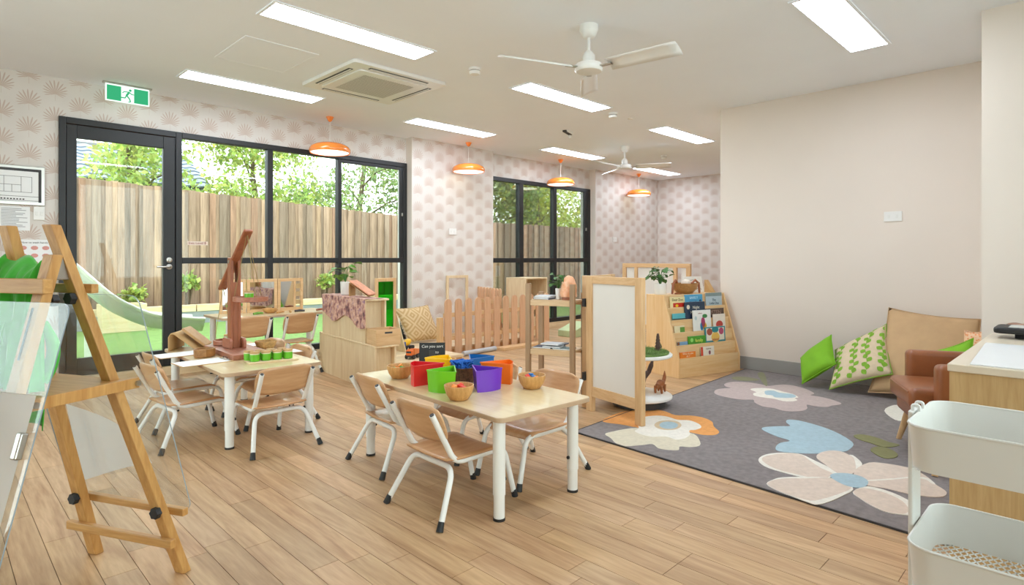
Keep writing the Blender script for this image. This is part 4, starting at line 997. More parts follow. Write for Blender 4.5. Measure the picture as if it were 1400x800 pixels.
cushion('leaf_cushion', 'beige cushion printed with green leafy stems beside the tan floor cushion', [(5.36, 1.6, RZ+.02), (5.41, 1.155, .215), (5.75, 1.272, .577), (5.68, 1.647, .325)], .15, MLN, grp='floor cushions', extra=leaves(False, 3), edge=MLP)
cushion('floor_cushion', 'large tan canvas floor cushion leaning on the white wall', [(5.43, 1.33, RZ+.03), (5.43, .60, RZ+.03), (5.84, .655, .655), (5.84, 1.275, .71)], .2, MTAN, grp='floor cushions')
cushion('green_cushion', 'lime green cushion half hidden behind the leather armchair', [(4.98, .98, RZ+.03), (4.98, .62, .08), (5.22, .627, .569), (5.22, .907, .433)], .11, MLG, grp='floor cushions')
cushion('leaf_cushion', 'leaf printed cushion peeping out behind the armchair arm', [(4.72, .9, RZ+.03), (4.72, .64, RZ+.03), (4.9, .65, .42), (4.9, .97, .46)], .07, MLN, grp='floor cushions', extra=leaves(False, 8), edge=MLP)
mk, nt, b = newmat('orange_knit'); vv = nt.nodes.new('ShaderNodeTexVoronoi'); vv.inputs['Scale'].default_value = 60; nt.links.new(coords(nt), vv.inputs['Vector'])
nt.links.new(ramp(nt, vv.outputs['Distance'], [(.2, 'e8935c'), (.5, 'f0c8a4')]), b.inputs['Base Color']); b.inputs['Roughness'].default_value = .9
cushion('knit_cushion', 'orange knitted cushion in the corner by the projecting wall', [(5.3, .72, .02), (5.3, .56, .02), (5.42, .555, .62), (5.42, .7, .6)], .05, mk, grp='floor cushions')
mw, nt, b = newmat('woven_diamond'); E.nt = nt
sp = nt.nodes.new('ShaderNodeSeparateXYZ'); nt.links.new(coords(nt), sp.inputs[0])
qx = E(sp.outputs[0]) * 4.6; qz = E(sp.outputs[2]) * 4.6
k1 = ((qx + qz).fr() - .5).ab(); k2 = ((qx - qz).fr() - .5).ab()
mm = E.op('MINIMUM', k1, k2); st_ = (((mm * 4).fr() - .5).ab() < .24)
nt.links.new(mixc(nt, st_, 'd2b98f', 'bd9e6c'), b.inputs['Base Color']); b.inputs['Roughness'].default_value = .9
bump(nt, b, noise_n(nt, coords(nt), 140, 2), .4, .004)
def fringe(t, Sf, Sb):
    g = G(); rg = random.Random(2)
    for k in range(60):
        v = k / 60; p = Sf(0.0, v, 0); g.tube([p, p + Vector((-.022, -.008, -.02 + rg.uniform(-.01, .01)))], .0018, 4)
    g.build('fringe', MLN, t, kind='stuff')
cushion('woven_cushion', 'woven diamond pattern cushion with fringe on the timber platform', [(4.2, 5.98, .1), (4.68, 5.95, .1), (4.6, 6.14, .53), (4.1, 6.16, .51)], .15, mw, grp='platform cushions', extra=fringe)
# ------------------------------------------------------------------ folding whiteboard divider
DV = thing('whiteboard_divider', 'hinged pine framed whiteboard room divider standing on the rug edge', 'divider', (3.505, 2.705, .0))
MWB = P('whiteboard', 'dfdcd6', .35, .01)
def dpanel(ax, ay, bx, by, z0=0.0, ext=0):
    d = Vector((bx - ax, by - ay, 0)); L = d.length
    Mm = Matrix.Translation((ax, ay, 0)) @ Matrix.Rotation(math.atan2(d.y, d.x), 4, 'Z')
    bd = G().box(.062, L - .062, -.006, .006, .18, .95, Mm).build('whiteboard', MWB, DV)
    G().box(0, .062, -.02, .02, z0, 1.0, Mm).build('post', M_pine, DV, bevel=.003); G().box(L - .062, L, -.02, .02, ext, 1.0, Mm).build('post', M_pine, DV, bevel=.003)
    G().box(.0625, L - .0625, -.016, .016, .945, .998, Mm).build('rail', M_pine_y if abs(d.y) > abs(d.x) else M_pine_x, DV, bevel=.002)
    G().box(.0625, L - .0625, -.016, .016, .11, .185, Mm).build('rail', M_pine_y if abs(d.y) > abs(d.x) else M_pine_x, DV, bevel=.002)
dpanel(.005, .0, -.115, -.555, .0, .0095); dpanel(0.03, .055, .55, .16)
for z in (.25, .8): G().box(-.03, .02, .005, .03, z - .03, z + .03).build('hinge', M_rubber, DV)

# ------------------------------------------------------------------ ladder shelf
LS = thing('ladder_shelf', 'narrow brown wooden two shelf stand beside the whiteboard divider', 'shelf', (3.45, 2.805, 0), 17.4)
MLS = WOOD('ladder_wood', '8b6d50', 'a98967', 'z', 1.0); MLSy = WOOD('ladder_wood_y', 'c3a078', 'd8bb93', 'y', 1.0)
for x in (0, .24):
    for y in (0, .37): G().box(x - .015, x + .015, y - .02, y + .02, 0, .935 if x == 0 else .86).build('post', MLS, LS, bevel=.003)
for z in (.81, .43):
    G().box(.016, .224, -.005, .375, z - .016, z).build('shelf_board', MLSy, LS, bevel=.002)
    for x in (0, .24): G().box(x - .01, x + .01, .021, .349, z - .045, z - .005).build('shelf_rail', MLSy, LS, bevel=.002)
G().box(-.01, .01, .021, .349, .07, .11).build('foot_rail', MLSy, LS, bevel=.002)
LM = Matrix.Translation((3.45, 2.805, 0)) @ Matrix.Rotation(R(17.4), 4, 'Z')
def flat_book(pos, rz, w, l, hgt, mat, label, grp):
    t = thing('booklet', label, 'book', pos, rz, grp)
    G().box(-w/2, w/2, -l/2, l/2, 0, hgt).build('cover', mat, t, bevel=.0008)
    G().box(-w/2 - .0006, w/2 + .0004, -l/2 + .003, l/2 - .003, hgt * .2, hgt * .8).build('page_block', M_paperw, t)
MB1, MB2, MB3 = P('booklet_navy', '3f4a63', .5), P('booklet_grey', 'c9cfd6', .5), P('booklet_teal', '57706d', .5)
for k, (y, z, m, s_) in enumerate(((.275, .8105, MB1, 'navy booklet at the bottom of'), (.28, .8205, MB2, 'grey booklet in the middle of'), (.27, .8305, MB2, 'grey booklet on top of'))): flat_book(LM @ Vector((.1, y, z)), 17 + 4 * k, .14, .13, .0095, m, 'small ' + s_ + ' the pile beside the salt lamp', 'booklets on the upper ladder shelf')
for k, (x, y, z, m, s_) in enumerate(((.08, .1, .4305, MB3, 'teal booklet lying flat'), (.085, .27, .4305, MB1, 'navy booklet lying flat'), (.09, .19, .4405, MB2, 'pale grey booklet bridging two others'), (.16, .19, .4505, MB1, 'navy booklet resting on the pale ones'), (.08, .2, .461, MB2, 'pale grey booklet topping the heap'))): flat_book(LM @ Vector((x, y, z)), 17 + 3 * (k % 2), .12, .15, .0095, m, 'thin ' + s_ + ' on the lower ladder shelf', 'booklets on the lower ladder shelf')
t = thing('salt_lamp', 'peach coloured rock salt lamp on a dark round base', 'lamp', LM @ Vector((.09, .07, .8105)), 0)
G().lathe([(.05, 0), (.052, .006), (.052, .022), (.001, .023)], 20).build('lamp_base', M_mahog_y, t, smooth=40)
def rock(u, v):
    a = 2 * math.pi * u; z = .024 + .165 * v; r = (.058 * (1 - v ** 2.6) ** .5 + .004) * (1 + .12 * v * math.cos(a + .5))
    r *= 1 + .13 * noise.noise(Vector((math.cos(a) * 1.6, math.sin(a) * 1.6, v * 3)))
    return (r * math.cos(a), r * math.sin(a), z)
ms, nt, b = newmat('salt_crystal'); nt.links.new(ramp(nt, noise_n(nt, coords(nt), 25, 5), [(.3, 'd98c5c'), (.55, 'efb893'), (.75, 'f6d6bd')]), b.inputs['Base Color']); b.inputs['Roughness'].default_value = .45; b.inputs['Subsurface Weight'].default_value = .25; b.inputs['Subsurface Radius'].default_value = (.02, .01, .006)
G().grid(rock, 28, 18, True).build('salt_rock', ms, t, smooth=50)
leafy('potted_plant', 'slim white vase of small green leaves beside the salt lamp', LM @ Vector((.12, .165, .8105)), .025, .085, 21, 30, .08, .11, .04, M_leaf2)

# ------------------------------------------------------------------ dinosaur stand
DS = thing('display_stand', 'two tier white disc display stand behind the divider', 'stand', (3.885, 2.505, .0095))
G().lathe([(.2, .0), (.2, .055)], 32).build('base_ring', M_ink, DS, smooth=40)
for z in (.07, .385):
    G().lathe([(.235, z - .014), (.25, z - .006), (.25, z + .008), (.245, z + .012), (.001, z + .012)], 48).build('disc', M_whiteplastic, DS, smooth=40)
G().box(-.035, .035, -.035, .035, .0825, .37).build('centre_post', M_pine, DS, bevel=.003)
mg = thing('turf_mat', 'round green turf mat on the upper disc', 'mat', (3.885, 2.505, .407))
G().lathe([(.225, 0), (.228, .012), (.001, .013)], 36).build('mat_base', M_grass, mg, smooth=40)
tf = G(); rg = random.Random(6)
for k in range(900):
    a = rg.uniform(0, 6.28); r = .222 * math.sqrt(rg.random()); x, y = r * math.cos(a), r * math.sin(a); h_ = rg.uniform(.01, .022)
    tf.add([(x - .003, y, .012), (x + .003, y, .012), (x + rg.uniform(-.008, .008), y + rg.uniform(-.008, .008), .012 + h_)], [(0, 1, 2)])
tf.build('turf_blades', M_grass, mg, kind='stuff')
def creature(name, label, loc, rz, limbs, mat, grp=None, vox=.0035):
    g = G()
    for pts, rr in limbs: g.tube(pts, rr, 10)
    o = g.build(name, mat, smooth=80); o.location = loc; o.rotation_euler = (0, 0, R(rz))
    m = o.modifiers.new('fuse', 'REMESH'); m.mode = 'VOXEL'; m.voxel_size = vox; m.use_smooth_shade = True
    return tag(o, label, 'toy dinosaur', grp)
MD1, MD2 = P('dino_brown', '4a3126', .55, .2, 20), P('dino_rust', '9a5a2c', .55, .35, 14)
z0 = .093
def dino(s, tail, neck): # body along +x
    L = [([(-.06*s, 0, .06*s), (0, 0, .07*s), (.06*s, 0, .06*s)], [.018*s, .032*s, .02*s]), (tail, [.022*s] + [.015*s] * (len(tail) - 2) + [.003*s]), (neck, [.02*s] + [.013*s] * (len(neck) - 2) + [.012*s])]
    for x in (-.04, .045):
        for y in (-.02, .02): L.append(([(x*s, y*s, .06*s), ((x+.005)*s, y*1.2*s, .03*s), (x*s, y*1.25*s, 0.004*s)], [.016*s, .011*s, .009*s]))
    return L
s = 1.0
creature('dinosaur', 'rust brown toy dinosaur with raised tail on the lower disc', (4.02, 2.40, z0), 195,
         dino(s, [(-.05, 0, .065), (-.09, 0, .07), (-.12, 0, .1), (-.125, 0, .15)], [(.05, 0, .065), (.09, 0, .075), (.11, 0, .06)]), MD2, 'toy dinosaurs')
creature('dinosaur', 'dark brown long necked toy dinosaur beneath the upper disc', (4.03, 2.62, z0), 160,
         dino(1.3, [(-.07, 0, .085), (-.12, 0, .12), (-.145, 0, .17), (-.165, 0, .225)], [(.07, 0, .085), (.1, 0, .13), (.11, 0, .17), (.13, 0, .185)]), MD1, 'toy dinosaurs')
t = thing('toy_tree', 'tiny brown toy tree rock on the turf mat', 'toy', (4.02, 2.42, .42))
g = G()
for k in range(5): g.lathe([(.03 - .004*k, .024*k), (.012 - .001*k, .024*k + .03), (.001, .024*k + .034)], 9)
g.build('bark_spire', MD1, t)
tag(G().blob((4.09, 2.45, .44), .022, 8, .8, .2, random.Random(3)).build('toy_rock', P('toy_rock', '5d5a35', .9, .3)), 'small mossy toy rock on the turf mat', 'toy')

# ------------------------------------------------------------------ book display
BS = thing('book_display', 'sloping five tier birch book display by the white wall', 'bookcase', (5.005, 2.79, 0), -15)
BM = Matrix.Translation((5.005, 2.79, 0)) @ Matrix.Rotation(R(-15), 4, 'Z')
MBD = WOOD('display_ply', 'd9ac72', 'e6c392', 'z', .6, .5); MBDx = WOOD('display_ply_x', 'd9ac72', 'e8c898', 'x', .6, .5)
BW, BD, BH = .855, .44, .775
for x0, x1 in ((0, .018), (BW - .018, BW)): G().yz([(0, .0), (BD, 0), (BD, BH), (.2, BH), (.0, .17)], x0, x1).build('side_panel', MBD, BS, bevel=.002)
G().box(.0185, BW - .0185, .2, BD, BH - .018, BH - .001).build('top_board', MBDx, BS, bevel=.001)
G().box(.0185, BW - .0185, BD - .012, BD, .01, BH - .02).build('back_panel', MBDx, BS)
LIP = []
G().box(.0185, BW - .0185, .205, .215, .5, BH - .0185).build('tier_back', MBDx, BS)
for k in range(5):
    z1 = .185 + .117 * k; y0 = .004 + .04 * k; LIP.append((y0, z1))
    G().box(.0185, BW - .0185, y0, y0 + .012, (.0 if k == 0 else z1 - .19), z1).build('tier_lip', MBDx, BS, bevel=.002)
    G().box(.0185, BW - .0185, y0 + .0125, y0 + .0395, z1 - .08, z1 - .072).build('tier_floor', MBDx, BS)
def cover(name, c): return MATS.get(name) or P(name, c, .4, .05, 15)
def book(k, f0, f1, vis_, c, label, deco=()):
    y0, z1 = LIP[k]; w = (f1 - f0) * (BW - .05); x = .025 + f0 * (BW - .05) + w / 2
    hb = vis_ + .07; zb = z1 - .07
    p = BM @ Vector((x, y0 + .016, zb)); t = thing('picture_book', label, 'book', p, -15, 'picture books on the sloping display')
    Mb = T(rx=-3.5)
    G().box(-w/2, w/2, 0, .008, 0, hb, Mb).build('cover', cover('cover_' + c, c), t, bevel=.001)
    G().box(-w/2 + .003, w/2 + .0005, .0012, .0068, .003, hb + .0006, Mb).build('page_block', M_paperw, t)
    for it in deco:
        if it[0] == 'r':   # rectangle: fractions
            _, a, b_, c0, c1, cc = it
            G().box(-w/2 + a*w, -w/2 + b_*w, -.0009, -.0002, .07 + c0*vis_, .07 + c1*vis_, Mb).build('cover_art', cover('cover_' + cc, cc), t)
        elif it[0] == 'e':
            _, a, c0, rx, rz_, cc = it
            G().xz(ell(-w/2 + a*w, .07 + c0*vis_, rx, rz_, 14), -.0012, -.0002, Mb).build('cover_art', cover('cover_' + cc, cc), t)
        else:
            _, a, c0, sz, s_, cc = it
            text('lettering', s_, sz, cover('cover_' + cc, cc), t, Mb @ T(-w/2 + a*w, -.0016, .07 + c0*vis_, 90))
book(4, .06, .31, .10, 'e8d9a4', 'cream picture book with a red block on the top tier', (('r', .2, 1, 0, .42, 'c8301f'), ('t', .5, .72, .036, 'Dear Zoo', '5b4a28'), ('e', .45, .15, .02, .014, 'e8c020')))
book(4, .31, .62, .118, '4c9cc4', 'bright blue picture book on the top tier', (('t', .5, .72, .034, 'BARELY', 'bfe3f0'), ('t', .45, .3, .046, 'BLUE', '1b4f86'), ('e', .86, .4, .015, .02, '173a66')))
book(4, .68, .97, .128, 'aebfc8', 'misty grey blue picture book on the top tier', (('r', 0, 1, .72, 1, '7f9191'), ('t', .5, .42, .034, 'The', '2f4a63'), ('t', .5, .16, .034, 'Little One', '2f4a63')))
book(3, .05, .27, .06, '5cb3bd', 'teal picture book on the second highest tier', (('r', 0, 1, 0, .18, '2b3a3d'),))
book(3, .26, .61, .165, '26384f', 'midnight blue picture book with moon on the second highest tier', (('e', .17, .7, .022, .022, 'e6d9c4'), ('t', .55, .66, .042, 'Night', 'f0ead8'), ('t', .5, .36, .042, 'Monkey', 'f0ead8'), ('e', .85, .3, .03, .03, 'd79a86')))
book(3, .62, .95, .09, '5a4334', 'dark brown picture book on the second highest tier', (('t', .5, .5, .06, 'LISTEN', 'a7897a'),))
book(2, .03, .2, .06, 'e3d8b2', 'small cream and green picture book on the middle tier', (('r', .55, 1, 0, .8, '5f9440'),))
book(2, .35, .66, .2, 'e6e8e4', 'white picture book with a colourful fruit on the middle tier', (('t', .4, .85, .018, 'colours', '9a4d5d'), ('e', .55, .4, .028, .05, 'b33d6c'), ('e', .62, .22, .03, .035, 'e0a52a'), ('e', .46, .2, .02, .04, '3b7fae'), ('e', .66, .7, .035, .02, '3f8a4c'), ('e', .15, .62, .016, .02, 'b9cfd0')))
book(2, .7, .92, .15, 'e9dfd2', 'white picture book with a red dome on the middle tier', (('e', .5, .3, .05, .04, 'c2453a'), ('r', .1, .95, 0, .12, '7fae9f')))
book(1, .03, .2, .03, '7ba3c4', 'low pale blue book on the second lowest tier', (('r', 0, .2, 0, 1, '8b5a3c'),))
book(1, .21, .51, .075, '4d9a2e', 'green picture book on the second lowest tier', (('t', .6, .4, .045, 'family', 'e3e86b'), ('e', .2, .5, .02, .02, '8fd06a')))
book(1, .5, .86, .15, '2f8790', 'teal picture book with patterned arches on the second lowest tier', (('r', .06, .94, .1, .92, 'e3dccb'), ('e', .5, .32, .06, .05, 'e2b95a'), ('e', .22, .68, .04, .035, 'a04f3c'), ('e', .8, .68, .035, .035, 'b4486c'), ('e', .5, .8, .05, .03, '2c8a92'), ('t', .5, .16, .04, 'mixed', 'b03352')))
book(0, .02, .28, .055, 'e5812c', 'orange picture book on the lowest tier', (('t', .5, .68, .026, 'What do you', 'f7e3c0'), ('t', .5, .25, .026, 'do ?', 'f7e3c0')))
book(0, .37, .6, .085, 'e4ddd0', 'white book with a red spine on the lowest tier', (('r', 0, .16, 0, 1, 'cc4a30'), ('t', .58, .75, .018, 'my family', '7a5a4a'), ('e', .65, .3, .014, .02, '8a4a5c')))
leafy('potted_plant', 'white ribbed pot of bushy green leaves on the book display', BM @ Vector((.085, .33, BH)), .062, .105, 31, 44, .11, .17, .055, M_leaf2)
t = thing('handled_bowl', 'turned wooden bowl with curved dark branch handles on the book display', 'bowl', BM @ Vector((.40, .31, BH)), -15)
G().lathe([(.06, 0), (.075, .003), (.12, .05), (.135, .105), (.125, .105), (.11, .05), (.001, .015)], 30).build('bowl_shell', WOOD('acacia', '94683a', 'be8c52', 'x', 1.3), t, smooth=40)
for s in (-1, 1): G().tube([(s*.1, 0, .1), (s*.14, -.01, .135), (s*.18, -.02, .1), (s*.19, -.02, .03), (s*.192, -.02, .002)], [.012, .014, .013, .012, .011], 8).build('branch_handle', M_mahog, t, smooth=60)
G().blob((.02, 0, .105), .05, 12, .8, .06, random.Random(8)).build('pale_shell', P('pale_shell', 'e3d7c8', .6, .15, 25), t, smooth=60)
t = thing('display_book', 'white picture book with sketchy outlines standing on the book display', 'book', BM @ Vector((.64, .39, BH)), -15)
Mb = T(rx=-12); G().box(-.13, .13, 0, .012, 0, .17, Mb).build('cover', cover('cover_e9e7e2', 'e9e7e2'), t, bevel=.001)
for a in (((-.11, .09), (-.05, .13), (.03, .135), (.09, .1), (.05, .07)), ((-.02, .05), (.02, .03), (.06, .05), (.1, .03))): G().tube([(x, -.001, z) for x, z in a], .0018, 4).build('sketch_line', M_ink, t)
for v in t.children: 
    if v.name.startswith('sketch'): v.matrix_basis = Mb
tag(G().yz([(0, 0), (.1, 0), (.1, .13)], 0, .06, BM @ T(.785, .3, BH)).build('wedge_block', M_card, bevel=.002), 'angled wooden wedge block on the book display end', 'block')
tag(G().tube([BM @ Vector((.18, .23, BH + .008)), BM @ Vector((.22, .24, BH + .01)), BM @ Vector((.27, .225, BH + .007))], [.006, .008, .004], 7).build('bark_piece', M_mahog, smooth=60), 'small bark piece before the handled bowl', 'bark')

# ------------------------------------------------------------------ far pine screen and white storage
t = thing('pine_screen', 'pine framed play screen with white infill beyond the book display', 'screen', (7.5, 4.0, 0), 90)
for x0, x1 in ((0, .06), (.21, .26), (.85, .9), (1.05, 1.11)): G().box(x0, x1, -.025, .025, 0, 1.0).build('post', M_pine, t, bevel=.003)
G().box(0, 1.11, -.025, .025, 1.0005, 1.06).build('top_rail', M_pine_x, t, bevel=.003); G().box(.06, 1.05, -.02, .02, .1, .16).build('bottom_rail', M_pine_x, t)
for x0, x1 in ((.265, .845), (.905, 1.045), (.065, .14)): G().box(x0, x1, -.006, .006, .165, .995).build('infill_panel', MWB, t)
t = thing('storage_cabinet', 'low birch storage cabinet behind the ladder shelf', 'cabinet', (6.0, 5.72, 0), 0)
t.scale = (.5, 1, .93)
G().box(0, .9, 0, .4, 0, .02).build('plinth', M_birch_x, t); G().box(0, .018, 0, .4, .0205, .9).build('side_panel', M_birch, t); G().box(.882, .9, 0, .4, .0205, .9).build('side_panel', M_birch, t)
G().box(0, .9, 0, .4, .9005, .92).build('cabinet_top', M_birch_x, t, bevel=.002); G().box(.0185, .8815, .38, .4, .0205, .9).build('back_panel', M_birch_x, t)
for z in (.3, .6): G().box(.0185, .8815, .02, .379, z, z + .018).build('shelf_board', M_birch_x, t)
G().box(.0185, .45, .0, .018, .0205, .3).build('door', M_birch, t, bevel=.002)
t = thing('soft_ramp', 'pale green soft play ramp beside the far cabinet', 'play ramp', (6.55, 5.3, 0), 0)
t.scale = (.6, .6, .9)
G().xz([(0, 0), (.6, 0), (.6, .22), (0, .1)], 0, .5).build('foam_wedge', P('pale_green_vinyl', 'b9c79a', .6), t, bevel=.01)

# ------------------------------------------------------------------ leather armchair
AC = thing('leather_armchair', 'small tan leather armchair with splayed wooden legs', 'armchair', (3.975, .75, 0), 24.8)
MLE = P('tan_leather', '8e5430', .38, .1, 14, coat=.15, bmp=.12, bscale=70)
def soft(name, x0, x1, y0, y1, z0, z1, bev, par=AC): return G().box(x0, x1, y0, y1, z0, z1).build(name, MLE, par, bevel=bev, smooth=60, seg=4)
soft('seat_base', -.3, .3, -.5, .015, .21, .31, .03); soft('seat_cushion', -.222, .222, -.44, .07, .312, .43, .035)
for s in (-1, 1): soft('armrest', min(s*.225, s*.315), max(s*.225, s*.315), -.5, -.03, .312, .575, .03)
soft('backrest', -.3, .3, -.62, -.505, .25, .76, .05)
G().tube([(-.19, .068, .405), (0, .073, .407), (.19, .068, .405)], .004, 6).build('seat_piping', MLE, AC)
for x, y, zb in ((-.27, -.05, .0085), (.27, -.05, .0085), (-.25, -.52, 0), (.25, -.52, 0)):
    s = 1 if x > 0 else -1; G().tube([(x + s*.07, y + (.04 if y > -.2 else -.06), zb), (x, y, .21)], [.014, .024], 12).build('leg', M_pine, AC, smooth=40)

# ------------------------------------------------------------------ desk cabinet and the things on it
t = thing('desk_cabinet', 'light wood grain office cabinet beside the trolley', 'cabinet', (2.404, -.4, 0))
G().box(0, .02, 0, .752, 0, .7545).build('side_panel', M_desk, t, bevel=.001); G().box(1.11, 1.13, 0, .752, 0, .7545).build('side_panel', M_desk, t, bevel=.001)
G().box(.0205, 1.1095, .732, .752, .02, .7545).build('door_panel', M_desk, t); G().box(.0205, 1.1095, .01, .03, .02, .7545).build('back_panel', M_desk, t); G().box(.0205, 1.1095, .04, .72, .02, .04).build('base_panel', M_desk, t)
G().box(-.005, 1.135, -.005, .757, .755, .78).build('cabinet_top', P('pale_desk_top', 'd9cbb6', .3, .02), t, bevel=.003)
t = thing('laminated_sheet', 'glossy white laminated sheet lying on the office cabinet', 'paper', (2.42, .30, .7805), 0)
G().prism([(.0, 0), (.66, .03), (.66, -.42), (-.0, -.45)], 0, .003).build('sheet', P('laminated_white', 'e3e6ea', .25, .01), t)
t = thing('tablet_device', 'black tablet shaped device with pale screen on the office cabinet', 'tablet', (3.30, .33, .7805), 0)
G().prism(rrect(0, .2, -.34, .0, .03), .022, .048).build('casing', M_rubber, t, bevel=.008)
G().box(.03, .17, -.31, -.05, .0482, .0495).build('screen', P('pale_screen', 'b9bcba', .25), t)
G().box(.05, .15, -.28, -.07, 0, .0215).build('stand_foot', M_rubber, t, bevel=.002)

# ------------------------------------------------------------------ white trolley
TR = thing('utility_trolley', 'white metal three tier trolley with mesh tray floors', 'trolley', (1.83, .105, 0))
MT = P('trolley_white', 'dcdcd8', .38, .015)
def tray(zr, hh, nm):
    o_ = rrect(-.178, .178, -.225, .225, .055, 7); i_ = rrect(-.1755, .1755, -.2225, .2225, .053, 7); ob = rrect(-.17, .17, -.217, .217, .05, 7); ib = rrect(-.1675, .1675, -.2145, .2145, .048, 7)
    n = len(o_); vs = []
    for poly, z in ((ob, zr - hh), (o_, zr), (i_, zr), (ib, zr - hh)): vs += [(x, y, z) for x, y in poly]
    g = G(); g.add(vs, [(k*n+i, k*n+(i+1) % n, ((k+1) % 4)*n+(i+1) % n, ((k+1) % 4)*n+i) for k in range(4) for i in range(n)])
    b_ = g.build('tray_wall', MT, TR, smooth=40)
    G().tube([(x, y, zr) for x, y in o_] + [(o_[0][0], o_[0][1], zr)], .0035, 6).build('rolled_rim', MT, b_, smooth=60)
    q = G(); c_ = .02; k = -30
    def seg(p0, p1):
        # clip to tray rectangle
        d = (p1[0]-p0[0], p1[1]-p0[1]); t0, t1 = 0, 1
        for a, lim in ((0, .166), (1, .213)):
            for sgn in (-1, 1):
                den = d[a]*sgn; num = lim - p0[a]*sgn
                if abs(den) < 1e-9: continue
                if den > 0: t1 = min(t1, num/den)
                else: t0 = max(t0, num/den)
        if t1 > t0 + .01: q.beam((p0[0]+d[0]*t0, p0[1]+d[1]*t0, zr - hh + .001), (p0[0]+d[0]*t1, p0[1]+d[1]*t1, zr - hh + .001), .0038, .0015)
    for k in range(-34, 35):
        c = k * c_; seg((-.4, c - .4*.62), (.4, c + .4*.62)); seg((-.4, c + .4*.62), (.4, c - .4*.62))
    q.build('mesh_floor', MT, b_, kind='stuff')
tray(.73, .105, 0); tray(.445, .105, 1); tray(.16, .105, 2)
for s in (-1, 1):
    u_ = G().prism(rrect(-.045, .045, -.006, .006, .005, 3), .06, .735, T(0, s*.237, 0)).build('upright', MT, TR)
    for x in (-.022, .022): G().tube(fillet([(x, s*.237, .735), (x, s*.237, .75), (x, s*.222, .75), (x, s*.222, .735)], .006), .004, 6).build('rim_hook', MT, u_, smooth=60)
    for x in (-.12, .12):
        G().lathe([(.004, -.011), (.024, -.011), (.024, .011), (.004, .011)], 16, M=T(x, s*.19, .024, 90)).build('castor_wheel', M_rubber, TR, smooth=40)
        G().box(x - .012, x + .012, s*.19 - .016, s*.19 + .016, .047, .0545).build('castor_fork', MT, TR)
    
# ------------------------------------------------------------------ outdoors beyond the glass
tag(G().box(-6, 24, 6.62, 30, -.06, -.01).build('lawn', M_grass), 'bright green lawn outside the windows', 'lawn', kind='stuff')
def paling_fence(label, x0, x1, y, ztop, zb, seed):
    t = thing('paling_fence', label, 'fence', (0, y, 0), 0, 'tall weathered paling fences'); rg = random.Random(seed); x = x0; k = 0
    while x < x1:
        wd = rg.uniform(.078, .112); top = ztop(x) + rg.uniform(-.012, .012); dy = .026 * (k % 2)
        c = rg.random(); v = rg.uniform(.78, 1.2)
        tn = (v, v, v) if c < .6 else ((v*.82, v*.87, v*.92) if c < .75 else ((v*1.12, v*.96, v*.9) if c < .88 else (v*1.1, v*1.08, v)))
        o = G().box(x, x + wd + .012, dy - .009, dy + .007, zb, top).build('paling', M_paling, t); tint_mesh(o.data, tn); x += wd; k += 1
    for z in (zb + .3, (zb + ztop(x0)) * .55, ztop(x0) - .5):
        o = G().box(x0, x1, .03, .07, z - .04, z + .04).build('fence_rail', M_paling, t); tint_mesh(o.data, (1, 1, 1))
    return t
paling_fence('weathered timber paling fence behind the lawn opposite the glass door', -1.5, 8.35, 11.8, lambda x: 2.55 - .05 * x, .0, 2)
paling_fence('pale timber paling fence outside the far window', 8.3, 17.5, 9.5, lambda x: 1.93, -.01, 3)
t = thing('garden_edging', 'pale timber garden edging along the foot of the fence', 'edging', (0, 11.3, 0))
for k in range(4): G().box(-1.5 + 2.45*k, .93 + 2.45*k, -.05, .05, .2, .32).build('sleeper', M_birch_x, t, bevel=.006)
G().box(-1.5, 8.3, -.04, .04, -.009, .1995).build('grey_kerb', P('grey_kerb', '8f9296', .8, .1), t)
tag(G().box(-1.5, 8.3, 11.36, 11.76, -.009, .22).build('garden_soil', P('mulch', '5d4a38', .95, .4, 30)), 'brown mulch bed behind the timber edging', 'soil', kind='stuff')

def leaf_cloud(g, centres, n, size, rg):
    for k in range(n):
        c, r = rg.choice(centres)
        while True:
            d = Vector((rg.uniform(-1, 1), rg.uniform(-1, 1), rg.uniform(-1, 1)))
            if .2 < d.length < 1: break
        p = c + Vector((d.x * r, d.y * r, d.z * r * .8)); L = size * rg.uniform(.6, 1.3)
        v = rg.uniform(.6, 1.4); tn = (v * rg.uniform(.85, 1.3), v, v * rg.uniform(.6, 1))
        M_ = T(*p, rg.uniform(-70, 70), rg.uniform(-70, 70), rg.uniform(0, 360))
        g.add([(0, 0, 0), (L*.5, L*.33, L*.06), (L, 0, 0), (L*.5, -L*.33, L*.06)], [(0, 1, 2, 3)], M_, tn)
MBK = P('tree_bark', '6b5a48', .9, .25, 15, bmp=.5, bscale=30)
def LEAFM(name, c):
    m, nt, b = newmat(name); a = nt.nodes.new('ShaderNodeAttribute'); a.attribute_name = 'tint'
    nt.links.new(mixc(nt, 1.0, c, a.outputs['Color'], 'MULTIPLY'), b.inputs['Base Color']); b.inputs['Roughness'].default_value = .55
    tr = nt.nodes.new('ShaderNodeBsdfTranslucent'); nt.links.new(mixc(nt, 1.0, c, a.outputs['Color'], 'MULTIPLY'), tr.inputs[0])
    mx = nt.nodes.new('ShaderNodeMixShader'); mx.inputs[0].default_value = .4
    nt.links.new(b.outputs[0], mx.inputs[1]); nt.links.new(tr.outputs[0], mx.inputs[2]); nt.links.new(mx.outputs[0], nt.nodes['Material Output'].inputs[0])
    return m
ML1, ML2, ML3 = LEAFM('tree_leaf_light', 'a3b870'), LEAFM('tree_leaf_mid', '8aa070'), LEAFM('tree_leaf_lime', 'bfcf72')
